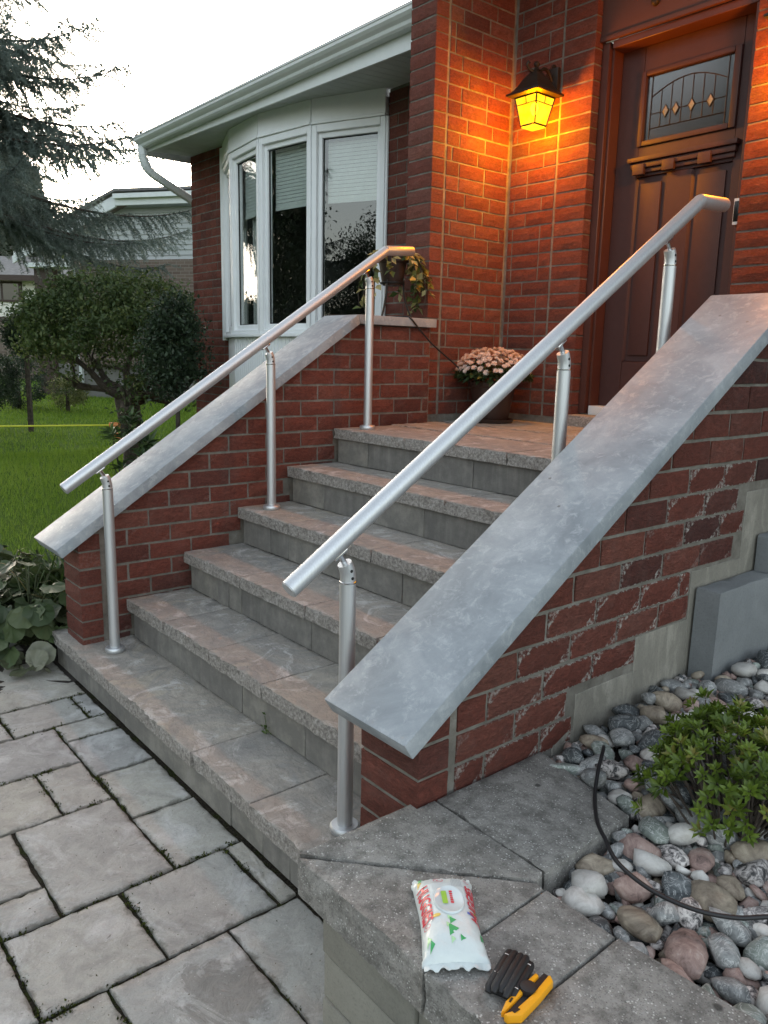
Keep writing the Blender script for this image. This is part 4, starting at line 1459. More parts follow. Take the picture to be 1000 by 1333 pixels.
for r_ in range(4):
    z0 = 0.256-0.1*r_
    MB().box(2.166, 2.38, -0.048, 0.18, z0+0.001, z0+0.0985).build('wall_block', M['wallblock'], pl_, bevel=0.004, bseg=1)
MB().box(2.185, 4.15, -0.20, 0.0, -0.05, 0.354).box(2.13, 2.40, 0.19, 0.45, -0.05, 0.354).build('wall_fill', M['joint'], pl_)

# grey concrete blocks stepping up along the brick wall
def cblock(x0, x1, y0, y1, z0, z1, label):
    o = slab('concrete_block', rect(x0, x1, y0, y1), z0, z1, M['greyblock'], None, step=0.05, amp=0.0025, rough=0.003)
    tag(o, label, 'concrete block', 'grey concrete blocks along the foundation')
cblock(2.1235, 2.198, 1.15, 1.505, 0.38, 0.738, 'lower grey concrete block standing in the pebbles against the brick wall')
cblock(2.1235, 2.21, 1.51, 2.0, 0.38, 0.855, 'taller grey concrete block behind the lower one at the wall foundation')

# ------------------------------------------------------------------ river pebbles
def gz(x, y):
    return 0.388+0.075*max(0, y)+0.012*mnoise.noise(Vector((x*5, y*5, 2)))
b = MB()
NX, NY = 40, 50
vs = [(2.12+2.1*i/NX, 0.02+2.6*j/NY, gz(2.12+2.1*i/NX, 0.02+2.6*j/NY)-0.035) for j in range(NY+1) for i in range(NX+1)]
b.add(vs, [(j*(NX+1)+i, j*(NX+1)+i+1, (j+1)*(NX+1)+i+1, (j+1)*(NX+1)+i) for j in range(NY) for i in range(NX)])
tag(b.build('pebble_bed_soil', M['soil'], org=(3, 1, 0.35), smooth=True), kind='structure')

def pebble_mesh(seed, mat, sub=2):
    bm = bmesh.new()
    bmesh.ops.create_icosphere(bm, subdivisions=sub, radius=1.0)
    r = random.Random(seed)
    off = Vector((r.uniform(0, 50), r.uniform(0, 50), r.uniform(0, 50)))
    sx, sy, sz = r.uniform(0.95, 1.4), r.uniform(0.7, 0.95), r.uniform(0.5, 0.78)
    ang = r.random() < 0.7
    cuts = [(unit(np.array([r.gauss(0, 1), r.gauss(0, 1), r.gauss(0, 1)])), r.uniform(0.5, 0.8)) for _ in range(8 if ang else 2)]
    for v in bm.verts:
        p = v.co.copy()
        p *= 1+0.16*mnoise.noise(p*1.1+off)+0.05*mnoise.noise(p*2.6+off)
        for nrm, d in cuts:
            nn_ = Vector(nrm)
            k = p.dot(nn_)-d
            if k > 0:
                p -= nn_*k*0.92
        v.co = Vector((p.x*sx, p.y*sy, p.z*sz))
    me = bpy.data.meshes.new('river_stone')
    bm.to_mesh(me)
    bm.free()
    me.polygons.foreach_set('use_smooth', [True]*len(me.polygons))
    me.materials.append(mat)
    return me
PEBL = {'white': 'white stone', 'pink': 'pinkish stone', 'grey': 'grey stone', 'dark': 'charcoal stone', 'speckled': 'speckled granite stone', 'tan': 'tan stone', 'green': 'pale green grey stone'}
kinds = ['white', 'pink', 'grey', 'dark', 'speckled', 'tan', 'green']
wts = [0.15, 0.19, 0.24, 0.12, 0.12, 0.10, 0.08]
protos = {k: [pebble_mesh(hash_, M_) for hash_ in range(i*10, i*10+6)] for i, (k, M_) in enumerate(PEB.items())}
def in_bed(x, y, r):
    if x < 2.1235+r*0.8 or y < 0.06+r*0.75:
        return False
    if x < 2.43+r*0.7 and y < 0.43+r*0.6:
        return False
    if x < 2.205+r and y > 1.15-r*0.8:
        return False
    return True
placed = []
hand = [('white', 2.487, 0.165, 0.040), ('white', 2.505, 0.122, 0.038), ('dark', 2.462, 0.150, 0.026), ('white', 2.53, 0.30, 0.034), ('pink', 2.493, 0.325, 0.042),
        ('speckled', 2.545, 0.355, 0.042), ('pink', 2.588, 0.395, 0.034), ('green', 2.478, 0.395, 0.042), ('tan', 2.46, 0.225, 0.036), ('pink', 2.545, 0.215, 0.040),
        ('dark', 2.60, 0.285, 0.045), ('speckled', 2.68, 0.42, 0.038), ('grey', 2.625, 0.20, 0.034), ('pink', 2.695, 0.155, 0.046), ('tan', 2.66, 0.30, 0.045),
        ('white', 2.20, 1.04, 0.026), ('tan', 2.185, 0.60, 0.030), ('grey', 2.225, 0.66, 0.040), ('tan', 2.22, 0.82, 0.038), ('pink', 2.25, 0.95, 0.034),
        ('white', 2.40, 1.00, 0.046), ('grey', 2.45, 1.12, 0.04), ('dark', 2.19, 0.51, 0.030), ('speckled', 2.29, 0.52, 0.040), ('grey', 2.24, 0.50, 0.034)]
for h_ in hand:
    placed.append(h_)
tries = 0
while tries < 30000 and len(placed) < 292:
    tries += 1
    x, y = R.uniform(2.13, 3.0), R.uniform(0.06, 1.75)
    if x > 3.0-0.5*y:
        continue
    r = R.choice([0.016, 0.020, 0.022, 0.024, 0.028, 0.032, 0.036, 0.042]) if tries > 2500 else R.choice([0.030, 0.036, 0.042])
    if not in_bed(x, y, r):
        continue
    if any((x-a)**2+(y-c)**2 < ((0.74 if r > 0.024 else 0.6)*(r+d))**2 for _, a, c, d in placed):
        continue
    placed.append((R.choices(kinds, wts)[0], x, y, r))
for (k, x, y, r) in placed:
    me = R.choice(protos[k])
    zz = gz(x, y)+(0.004 if r > 0.026 else -0.004)+R.uniform(-0.006, 0.012)
    o = link('river_stone', me, (x, y, zz), rot=(R.uniform(-0.4, 0.4), R.uniform(-0.4, 0.4), R.uniform(0, 6.28)))
    o.scale = (r*R.uniform(0.95, 1.1), r*R.uniform(0.95, 1.1), r*R.uniform(0.9, 1.1))
    size = 'large' if r > 0.0335 else 'small' if r < 0.0235 else 'middle sized'
    if y < 0.16:
        zone = 'along the inner edge of the front coping'
    elif x < 2.56 and y < 0.47:
        zone = 'by the inner coping corner near the cable'
    elif math.hypot(x-2.59, y-0.56) < 0.25:
        zone = 'under the azalea leaves'
    elif x < 2.23:
        zone = 'against the brick wall foundation'
    elif y > 1.0:
        zone = 'in front of the grey concrete block'
    elif x > 2.60:
        zone = 'at the right hand side of the bed'
    else:
        zone = 'between the azalea and the brick wall'
    if k in ('white', 'dark', 'tan', 'green') and size == 'middle sized':
        size = 'small'
    lab = size+' '+PEBL[k]+' '+zone
    tag(o, lab, 'stone', lab[:80])
# smaller stones packed between and beyond, joined
V, Fc, MI = [], [], []
mats = list(PEB.values())
small = [pebble_mesh(500+i, mats[0], 1) for i in range(6)]
cand = []
for _ in range(4600):
    x, y = R.uniform(2.12, 4.1), R.uniform(0.05, 2.55)
    if R.random() < 0.6:
        x, y = R.uniform(2.12, 2.95), R.uniform(0.05, 1.7)
    r = R.uniform(0.013, 0.028)
    if x > 3.0 or y > 1.9:
        r *= 1.5
    if in_bed(x, y, r*0.5):
        cand.append((x, y, r))
for (x, y, r) in cand:
    me = R.choice(small)
    mw = Matrix.Translation((x, y, gz(x, y)-0.016+R.uniform(-0.008, 0.005))) @ Matrix.Rotation(R.uniform(0, 6.28), 4, Vector((R.random(), R.random(), 1)).normalized()) @ Matrix.Scale(r, 4)
    k = len(V)
    V += [tuple(mw @ v.co) for v in me.vertices]
    Fc += [tuple(i+k for i in p.vertices) for p in me.polygons]
    MI += [R.choices(range(7), wts)[0]]*len(me.polygons)
me = bpy.data.meshes.new('gravel')
me.from_pydata(V, [], Fc)
for m_ in mats:
    me.materials.append(m_)
me.polygons.foreach_set('material_index', MI)
me.polygons.foreach_set('use_smooth', [True]*len(me.polygons))
tag(link('gravel', me), kind='stuff')

# ------------------------------------------------------------------ small azalea in the pebbles
def whorl_mesh(name, mat, n, L, W, seed, up=0.5):
    r = np.random.default_rng(seed)
    P, D, N, LL = [], [], [], []
    for i in range(n):
        a = 2.4*i+r.uniform(-0.3, 0.3)
        el = up+0.5*(i/n)+r.uniform(-0.15, 0.15)
        d = np.array([math.cos(a)*math.cos(el), math.sin(a)*math.cos(el), math.sin(el)])
        P.append(d*0.003+np.array([0, 0, 0.012*i/n]))
        D.append(d)
        N.append(np.array([-math.cos(a)*math.sin(el), -math.sin(a)*math.sin(el), math.cos(el)]))
        LL.append(L*(1-0.35*i/n)*r.uniform(0.85, 1.15))
    LL = np.array(LL)
    base = r.uniform(0.05, 0.75)
    return leaves_mesh(name, mat, P, D, N, LL, LL*W, np.clip(base+r.uniform(-0.15, 0.25, n)+np.linspace(-0.1, 0.15, n), 0, 1), 0.18, 0.1)
az = empty('azalea_shrub', (2.59, 0.52, 0.40), 'small green azalea with whorled leaves growing among the river stones', 'shrub')
AW = [whorl_mesh('leaf_whorl', M['azalea'], 12, 0.028, 0.42, s, 0.5) for s in range(8)]
st = MB()
cnt = 0
for i in range(2600):
    a, rr_ = R.uniform(0, 6.28), math.sqrt(R.random())
    # lobed mound, open towards the wall
    lob = 1+0.16*math.sin(3*a+1.0)+0.10*math.sin(5*a)
    x, y = 0.200*rr_*math.cos(a)*lob, 0.185*rr_*math.sin(a)*lob
    hmax = 0.235*math.sqrt(max(0, 1-rr_**2))*(0.9+0.25*mnoise.noise(Vector((x*14, y*14, 1))))
    z = hmax*(1-0.5*R.random()**2.2)
    if z < 0.02:
        z = 0.02+R.uniform(0, 0.03)
    p = Vector((2.562+x, 0.585+y, 0.445+z))
    if p.x < 2.44 and p.y < 0.44:
        continue
    if any((p-q_).length < 0.0185 for q_ in st.__dict__.setdefault('pts', [])):
        continue
    st.pts.append(p)
    dirv = (Vector((x*1.6, y*1.6, z+0.16))).normalized()+Vector((R.gauss(0, 0.25), R.gauss(0, 0.25), R.gauss(0, 0.2)))
    o = link('leaf_whorl', R.choice(AW), p, 0, az, rot=dirv.to_track_quat('Z', 'Y').to_euler())
    s_ = R.uniform(0.8, 1.15)
    o.scale = (s_, s_, s_)
    cnt += 1
    if cnt >= 270:
        break
# a few taller shoots at the back
for (x, y, z) in [(2.44, 0.64, 0.64), (2.46, 0.66, 0.60), (2.435, 0.63, 0.60), (2.50, 0.70, 0.61), (2.53, 0.69, 0.59), (2.47, 0.60, 0.62), (2.65, 0.68, 0.57), (2.68, 0.66, 0.55)]:
    p = Vector((x, y, z))
    st.pts.append(p)
    link('leaf_whorl', R.choice(AW), p, 0, az, rot=(R.uniform(-0.5, 0.5), R.uniform(-0.5, 0.5), R.uniform(0, 6)))
for i, p in enumerate(st.pts):
    if i % 3 == 0 or i > len(st.pts)-9:
        c0 = Vector((2.595+R.uniform(-0.03, 0.03), 0.515+R.uniform(-0.03, 0.03), 0.38))
        st.tube([c0, c0.lerp(p, 0.5)+Vector((0, 0, -0.02)), p], [0.004, 0.003, 0.0015], 5)
st.build('stem', M['bark'], az)

# black cable lying over coping and stones
def smooth_path(pts, n=8):
    P = [Vector(p) for p in pts]
    P = [P[0]*2-P[1]]+P+[P[-1]*2-P[-2]]
    out = []
    for i in range(1, len(P)-2):
        for k in range(n):
            t = k/n
            a, b_, c, d = P[i-1], P[i], P[i+1], P[i+2]
            out.append(0.5*((2*b_)+(c-a)*t+(2*a-5*b_+4*c-d)*t*t+(3*b_-3*c+d-a)*t**3))
    out.append(P[-2])
    return out
o = MB().tube(smooth_path([(2.20, 0.62, 0.42), (2.235, 0.565, 0.462), (2.268, 0.512, 0.480), (2.30, 0.45, 0.466), (2.335, 0.392, 0.4455), (2.37, 0.345, 0.4425), (2.415, 0.29, 0.452), (2.455, 0.255, 0.456), (2.52, 0.205, 0.458), (2.60, 0.188, 0.456), (2.675, 0.198, 0.458), (2.735, 0.238, 0.458), (2.79, 0.31, 0.458), (2.95, 0.46, 0.46), (3.2, 0.6, 0.46)]), 0.0043, 10).build('cable', M['rubber'], smooth=True)
tag(o, 'black cable curving over the coping stone and river stones below the azalea', 'cable')

# ================================================================== THINGS ON THE COPING
# --- pack of wipes
pk = empty('wipes_pack', (2.43, -0.16, ZC1), 'white pack of baby wipes with red lettering lying on the coping stone', 'wipes pack')
ctr = Vector((2.424, -0.149, ZC1+0.003))
lx = (Vector((2.517, -0.2225, 0))-Vector((2.345, -0.096, 0))).normalized()     # along the pack, towards the front edge
ly = Vector((-lx.y, lx.x, 0))                                              # across
HLn, HWd, HT = 0.0985, 0.051, 0.036
def pack_pt(u, v, extra=0.0):
    """u along -1..1, v across -1..1 on the upper skin"""
    t = (1-abs(u)**3.2)
    side = (1-abs(v)**3.6)
    z = 0.004+HT*(t**0.5)*(side**0.62)
    z += 0.0016*mnoise.noise(Vector((u*5, v*3, 1.3)))*(1 if abs(u) < 0.97 else 0)+0.0022*mnoise.noise(Vector((u*9, v*9, 4)))*(abs(u) > 0.6)
    w = HWd*(1-0.05*math.cos(u*3))*(1.04 if abs(u) > 0.9 else 1)
    return ctr+lx*(u*HLn)+ly*(v*w)+Vector((0, 0, z+extra))
def pack_n(u, v):
    e = 0.03
    a = pack_pt(min(u+e, 0.95), v)-pack_pt(max(u-e, -0.95), v)
    c = pack_pt(u, min(v+e, 0.95))-pack_pt(u, max(v-e, -0.95))
    return a.cross(c).normalized()
b = MB()
nu, nv = 44, 28
vs = []
us = [-1+2*i/nu for i in range(nu+1)]
vv = [math.sin(math.pi/2*(-1+2*j/nv)) for j in range(nv+1)]
for u in us:
    for v in vv:
        vs.append(pack_pt(u, v))
b.add(vs, [(i*(nv+1)+j, (i+1)*(nv+1)+j, (i+1)*(nv+1)+j+1, i*(nv+1)+j+1) for i in range(nu) for j in range(nv)])
vs = [Vector((p.x, p.y, min(p.z, ctr.z+0.001))) for p in vs]
b.add(vs, [(i*(nv+1)+j, i*(nv+1)+j+1, (i+1)*(nv+1)+j+1, (i+1)*(nv+1)+j) for i in range(nu) for j in range(nv)])
b.build('film_wrapper', M['packwhite'], pk, smooth=True)
# crimped end seals
for sgn in (-1, 1):
    b = MB()
    pts = []
    for j in range(25):
        v = -1.02+2.04*j/24
        p = ctr+lx*(sgn*HLn*0.985)+ly*(v*HWd*1.02)+Vector((0, 0, 0.006+0.004*(1-v*v)))
        q_ = p+lx*(sgn*(0.010+0.0025*math.sin(j*1.7)))+Vector((0, 0, -0.002+0.003*math.sin(j*1.1)))
        pts.append((p, q_))
    k = 0
    vs = [p for pr in pts for p in pr]+[p+Vector((0, 0, -0.0012)) for pr in pts for p in pr]
    m_ = len(pts)*2
    fs = []
    for j in range(24):
        fs += [(2*j, 2*j+1, 2*j+3, 2*j+2), (m_+2*j, m_+2*j+2, m_+2*j+3, m_+2*j+1)]
        fs += [(2*j+1, m_+2*j+1, m_+2*j+3, 2*j+3)]
    b.add(vs, fs)
    b.build('end_seal', M['packwhite'], pk, smooth=True)
def print_poly(name, pts, mat, lift=0.0006, parent=pk):
    """flat print: a fine patch following the film"""
    b = MB()
    xs_ = [p[0] for p in pts]
    ys_ = [p[1] for p in pts]
    bm = bmesh.new()
    vs_ = [bm.verts.new((p[0], p[1], 0)) for p in pts]
    bm.faces.new(vs_)
    bmesh.ops.triangulate(bm, faces=bm.faces[:])
    bmesh.ops.subdivide_edges(bm, edges=bm.edges[:], cuts=3, use_grid_fill=True)
    for v in bm.verts:
        p = pack_pt(v.co.x, v.co.y)+pack_n(v.co.x, v.co.y)*lift
        v.co = p-ctr
    me = bpy.data.meshes.new(name)
    bm.to_mesh(me)
    bm.free()
    me.materials.append(mat)
    return link(name, me, ctr, 0, parent)
def ring_pts(cu, cv, ru, rv, n=28):
    return [(cu+ru*math.cos(2*math.pi*i/n), cv+rv*math.sin(2*math.pi*i/n)) for i in range(n)]
# resealable lid
b = MB()
c_ = (-0.12, 0.02)
o_, i_ = ring_pts(*c_, 0.37, 0.56, 40), ring_pts(*c_, 0.32, 0.49, 40)
vs = [pack_pt(*p, 0.0006) for p in o_]+[pack_pt(*p, 0.0030) for p in [(c_[0]+(q_[0]-c_[0])*0.95, c_[1]+(q_[1]-c_[1])*0.95) for q_ in o_]]+[pack_pt(*p, 0.0026) for p in i_]+[pack_pt(*p, 0.0012) for p in [(c_[0]+(q_[0]-c_[0])*0.93, c_[1]+(q_[1]-c_[1])*0.93) for q_ in i_]]
fs = []
for r_ in range(3):
    for j in range(40):
        j2 = (j+1) % 40
        fs.append((r_*40+j, r_*40+j2, (r_+1)*40+j2, (r_+1)*40+j))
fs.append(tuple(range(120, 160)))
b.add(vs, fs)
b.build('reseal_lid', M['packlid'], pk, smooth=True)
print_poly('green_stripe', [(-0.33, -0.04), (0.0, -0.04), (0.0, -0.22), (-0.33, -0.22)][::-1], M['lime'], 0.0022)
for j in range(6):
    u = -0.33+0.056*j
    print_poly('small_print', [(u, 0.17), (u+0.040, 0.17), (u+0.040, 0.06), (u, 0.06)][::-1], M['red'], 0.0022)
for (u, v, w_, h_, mt) in [(0.55, 0.0, 0.26, 0.30, 'green'), (0.37, 0.02, 0.15, 0.20, 'green'), (0.46, -0.14, 0.12, 0.14, 'palegreen'), (0.72, 0.26, 0.10, 0.16, 'green'), (0.74, -0.05, 0.12, 0.12, 'palegreen'), (0.30, -0.06, 0.09, 0.16, 'palegreen')]:
    # little fir trees, tips pointing across the pack
    print_poly('tree_print', [(u+w_*0.5, v-h_*0.5), (u, v+h_*0.6), (u-w_*0.5, v-h_*0.5)], M[mt])
for (u, v, mt) in [(0.70, -0.80, 'palegreen'), (0.80, -0.72, 'green'), (-0.85, -0.80, 'green'), (-0.76, -0.84, 'yellowprint'), (0.02, 0.90, 'lime'), (0.62, 0.88, 'green')]:
    print_poly('leaf_print', [(u+0.10, v-0.06), (u-0.02, v+0.10), (u-0.10, v-0.02)], M[mt])
print_poly('print_mark', ring_pts(0.24, -0.52, 0.04, 0.16, 14), M['yellowprint'])
print_poly('print_mark', [(0.22, 0.56), (0.22, 0.80), (0.16, 0.84), (0.16, 0.58)][::-1], M['blueprint'])
def ring_print(cu, cv, ru, rv, mat):
    b = MB()
    o1, o2 = ring_pts(cu, cv, ru, rv), ring_pts(cu, cv, ru*0.80, rv*0.80)
    vs = [pack_pt(*p)+pack_n(*p)*0.0006 for p in o1]+[pack_pt(*p)+pack_n(*p)*0.0006 for p in o2]
    n = len(o1)
    b.add(vs, [(j, (j+1) % n, n+(j+1) % n, n+j) for j in range(n)])
    # slash and little figure
    s_ = [(cu-ru*0.6, cv-rv*0.6), (cu-ru*0.5, cv-rv*0.68), (cu+ru*0.6, cv+rv*0.6), (cu+ru*0.5, cv+rv*0.68)]
    b.add([pack_pt(*p)+pack_n(*p)*0.0007 for p in s_], [(0, 1, 2, 3)])
    s_ = ring_pts(cu+ru*0.1, cv-rv*0.2, ru*0.25, rv*0.2, 8)
    b.add([pack_pt(*p)+pack_n(*p)*0.0007 for p in s_], [tuple(range(8))])
    b.build('warning_symbol', mat, pk)
M['redpale'] = simple('faded_red_print', (0.62, 0.22, 0.25), 0.4)
ring_print(-0.74, -0.20, 0.085, 0.17, M['redpale'])
ring_print(0.40, -0.82, 0.060, 0.10, M['redpale'])
ring_print(-0.80, 0.78, 0.060, 0.10, M['redpale'])
for j in range(7):
    v = 0.22+0.055*j
    print_poly('fine_print', [(-0.86, v), (-0.86, v+0.018), (-0.50, v+0.018), (-0.50, v)][::-1], M['greyprint'])
# brand lettering along both long sides, curved over the shoulder of the pack
def lettering(text, u0, u1, v0, v1, flip):
    cu = bpy.data.curves.new('letters', 'FONT')
    cu.body = text
    cu.size = 1.0
    cu.resolution_u = 4
    cu.offset = 0.028
    tmp = bpy.data.objects.new('letters', cu)
    COL.objects.link(tmp)
    dg = bpy.context.evaluated_depsgraph_get()
    me0 = bpy.data.meshes.new_from_object(tmp.evaluated_get(dg))
    bpy.data.objects.remove(tmp)
    bm = bmesh.new()
    bm.from_mesh(me0)
    bmesh.ops.triangulate(bm, faces=bm.faces[:])
    bmesh.ops.subdivide_edges(bm, edges=[e for e in bm.edges if e.calc_length() > 0.15], cuts=2)
    xs_ = [v.co.x for v in bm.verts]
    ys_ = [v.co.y for v in bm.verts]
    xa, xb, ya, yb_ = min(xs_), max(xs_), min(ys_), max(ys_)
    for v in bm.verts:
        fx, fy = (v.co.x-xa)/(xb-xa), (v.co.y-ya)/(yb_-ya)
        u = u0+(u1-u0)*fx
        w_ = v0+(v1-v0)*fy
        p = pack_pt(u, w_)+pack_n(u, w_)*0.0013
        v.co = p-ctr
    me = bpy.data.meshes.new('brand_lettering')
    bm.to_mesh(me)
    bm.free()
    me.materials.append(M['red'])
    link('brand_lettering', me, ctr, 0, pk)
lettering('HUGGIES', -0.58, 0.32, -0.95, -0.60, False)
lettering('HUGGIES', 0.32, -0.58, 0.96, 0.66, True)

# --- black folding tool
tk = empty('folding_tool', (2.58, -0.16, ZC1), 'black folding multi tool with ridged handle lying beside the wipes pack', 'tool')
ta, tb_ = Vector((2.552, -0.106, ZC1)), Vector((2.587, -0.202, ZC1))
td = (tb_-ta).normalized()
tn = Vector((-td.y, td.x, 0))
LT = (tb_-ta).length
for i, (off, z_, r_, sh) in enumerate([(-0.0185, 0.0085, 0.0078, 0.0), (-0.0085, 0.0165, 0.0068, 0.010), (0.0015, 0.0175, 0.0062, 0.011), (0.0105, 0.0165, 0.0066, 0.010), (0.0185, 0.0085, 0.0078, 0.012)]):
    p0, p1 = ta+td*(0.004+sh*0.6)+tn*off, tb_-td*(0.004-0.004*(i % 2))+tn*off
    MB().tube([p0+Vector((0, 0, z_-0.003)), p0+td*0.006+Vector((0, 0, z_)), p0.lerp(p1, 0.5)+Vector((0, 0, z_+0.0012)), p1-td*0.006+Vector((0, 0, z_)), p1+Vector((0, 0, z_-0.004))], [r_*0.72, r_, r_*1.04, r_, r_*0.66], 14).build('handle_ridge', M['toolblack'], tk, smooth=True)
MB().obox(ta, td, tn, Vector((0, 0, 1)), 0.008, LT-0.008, -0.017, 0.017, 0.001, 0.012).build('handle_core', M['toolblack'], tk, bevel=0.003)
for (s_, off) in ((0.022, -0.0186), (0.066, -0.0187), (0.024, 0.0188), (0.080, 0.0188)):
    c0 = ta+td*s_+tn*off
    MB().obox(c0, td, tn, Vector((0, 0, 1)), -0.0006, 0.0006, -0.0035, 0.0035, 0.0145, 0.0170).build('size_mark', M['bellwhite'], tk)
# --- yellow and black folding knife
yk = empty('folding_tool', (2.615, -0.18, ZC1), 'yellow and black folding tool lying in front of the black tool', 'tool')
ya_, yb2 = Vector((2.608, -0.110, ZC1)), Vector((2.624, -0.224, ZC1))
yd_ = (yb2-ya_).normalized()
yn_ = Vector((-yd_.y, yd_.x, 0))
Z3 = Vector((0, 0, 1))
LY = (yb2-ya_).length
def ybar(pts, z0, z1, name, mat, bv=0.003):
    P = [ya_+yd_*a+yn_*c+Z3*z0 for a, c in pts]
    return MB().prism(P, (0, 0, z1-z0)).build(name, mat, yk, bevel=bv)
ybar([(0.002, 0.004), (0.010, 0.0145), (LY*0.45, 0.016), (LY*0.86, 0.015), (LY, 0.0), (LY, -0.007), (LY*0.86, 0.001), (LY*0.45, 0.0045), (0.006, 0.0025)], 0.0015, 0.016, 'handle_scale', M['toolyellow'])
ybar([(LY*0.10, -0.016), (LY*0.12, -0.0085), (LY*0.50, -0.0085), (LY*0.93, -0.0085), (LY*0.98, -0.013), (LY*0.80, -0.019), (LY*0.50, -0.0185)], 0.0015, 0.014, 'handle_scale', M['toolyellow'])
ybar([(0.0, -0.0085), (0.0, 0.002), (LY*0.86, 0.0), (LY*0.93, -0.008)], 0.002, 0.010, 'folded_blade', M['toolblack'], 0.001)
MB().tube([ya_+yd_*LY*0.42+yn_*(-0.007)+Z3*0.002, ya_+yd_*LY*0.42+yn_*(-0.007)+Z3*0.0185, ya_+yd_*LY*0.42+yn_*(-0.007)+Z3*0.0195], [0.013, 0.0125, 0.010], 18).build('pivot_cap', M['toolblack'], yk, smooth=True)
ybar([(LY*0.70, -0.0155), (LY*0.70, -0.0125), (LY*0.78, -0.0115), (LY*0.78, -0.0145)], 0.0142, 0.0150, 'slot', M['toolblack'], 0)
ybar([(LY*0.80, 0.003), (LY*0.80, 0.007), (LY*0.90, 0.005), (LY*0.90, 0.001)], 0.0162, 0.0168, 'slot', M['iron'], 0)

# ================================================================== PORCH THINGS
# --- wall lantern
LX, LYc = 0.260, 2.472
lan = empty('wall_lantern', (LX, YW, 2.85), 'black lantern with glowing amber glass on the brick wall beside the door', 'wall lamp')
MB().box(LX-0.042, LX+0.042, 2.598, YW-0.0045, 2.775, 2.925).build('backplate', M['lampmetal'], lan, bevel=0.008, bseg=2)
MB().lathe([(0.010, 0), (0.014, 0.008), (0.010, 0.016), (0.004, 0.020)], (LX, 2.612, 2.925), 12).build('backplate_finial', M['lampmetal'], lan, smooth=True)
def sq(hw, z, cx=LX, cy=LYc):
    return [(cx-hw, cy-hw, z), (cx+hw, cy-hw, z), (cx+hw, cy+hw, z), (cx-hw, cy+hw, z)]
def loft(levels):
    b = MB()
    vs = [p for hw, z in levels for p in sq(hw, z)]
    fs = []
    for i in range(len(levels)-1):
        for j in range(4):
            j2 = (j+1) % 4
            fs.append((i*4+j, i*4+j2, (i+1)*4+j2, (i+1)*4+j))
    n = len(levels)-1
    fs += [(3, 2, 1, 0), (n*4, n*4+1, n*4+2, n*4+3)]
    return b.add(vs, fs)
loft([(0.080, 2.752), (0.108, 2.758), (0.110, 2.768), (0.098, 2.774), (0.082, 2.788), (0.066, 2.812), (0.050, 2.842), (0.034, 2.862), (0.024, 2.876), (0.018, 2.882)]).build('roof_hood', M['lampmetal'], lan, bevel=0.003)
MB().lathe([(0.018, 0), (0.024, 0.004), (0.014, 0.012), (0.010, 0.020), (0.016, 0.028), (0.018, 0.036), (0.012, 0.046), (0.003, 0.050)], (LX, LYc, 2.880), 16).build('top_finial', M['lampmetal'], lan, smooth=True)
MB().tube(smooth_path([(LX, 2.60, 2.86), (LX, 2.565, 2.90), (LX, 2.53, 2.905), (LX, 2.50, 2.885), (LX, LYc, 2.872)], 5), 0.0095, 10).build('scroll_arm', M['lampmetal'], lan, smooth=True)
MB().tube(smooth_path([(LX, 2.455, 2.872), (LX-0.012, 2.43, 2.885), (LX-0.014, 2.415, 2.905), (LX-0.006, 2.42, 2.918)], 5), [0.008]*15+[0.011], 10).build('scroll_end', M['lampmetal'], lan, smooth=True)
# cage: tapered corner bars, rails and panes
zt_, zb2, ht, hb = 2.750, 2.612, 0.074, 0.047
bars = MB()
for sx in (-1, 1):
    for sy in (-1, 1):
        bars.tube([(LX+sx*ht, LYc+sy*ht, zt_), (LX+sx*hb, LYc+sy*hb, zb2)], 0.0042, 6)
def hw_at(z): return hb+(ht-hb)*(z-zb2)/(zt_-zb2)
for z_, r_ in ((2.748, 0.004), (2.712, 0.0026), (zb2, 0.0046)):
    h_ = hw_at(z_)
    bars.tube(sq(h_, z_), r_, 6, closed=True)
for (dx, dy) in ((0, -1), (1, 0), (0, 1), (-1, 0)):
    a = hw_at(2.748); c = hw_at(2.712)
    bars.tube([(LX+dx*a, LYc+dy*a, 2.748), (LX+dx*c, LYc+dy*c, 2.712)], 0.0022, 6)
bars.build('cage_frame', M['lampmetal'], lan)
def m_lampglass(name, col, st, tr):
    t = NT(name)
    em = t.n('ShaderNodeEmission')
    f = t.noise(18, 3, 0.6)
    t.l(t.mix(t.ramp(f, [(0.35, 0.0), (0.65, 1.0)]), col, (1.0, 0.72, 0.03)), em.inputs[0])
    em.inputs[1].default_value = st
    tp = t.n('ShaderNodeBsdfTransparent')
    tp.inputs[0].default_value = (1.0, 0.62, 0.12, 1)
    mx = t.n('ShaderNodeMixShader')
    mx.inputs[0].default_value = tr
    t.l(em.outputs[0], mx.inputs[1])
    t.l(tp.outputs[0], mx.inputs[2])
    t.l(mx.outputs[0], t.t.nodes['Material Output'].inputs['Surface'])
    return t.m
M['lampglass'] = m_lampglass('amber_lantern_glass', (0.95, 0.50, 0.010), 0.55, 0.6)
for (dx, dy) in ((0, -1), (1, 0), (0, 1), (-1, 0)):
    a, c = hw_at(2.747)*0.985, hw_at(2.614)*0.985
    t_ = Vector((-dy, dx, 0))
    n_ = Vector((dx, dy, 0))
    o_ = Vector((LX, LYc, 0))
    P = [o_+n_*a-t_*a*0.97+Z3*2.747, o_+n_*c-t_*c*0.97+Z3*2.614, o_+n_*c+t_*c*0.97+Z3*2.614, o_+n_*a+t_*a*0.97+Z3*2.747]
    MB().prism(P, -n_*0.002).build('glass_pane', M['lampglass'], lan)
MB().prism([Vector(p) for p in sq(hb*0.95, 2.608)], (0, 0, -0.006)).build('bottom_glass', M['lampglass'], lan, bevel=0.002)
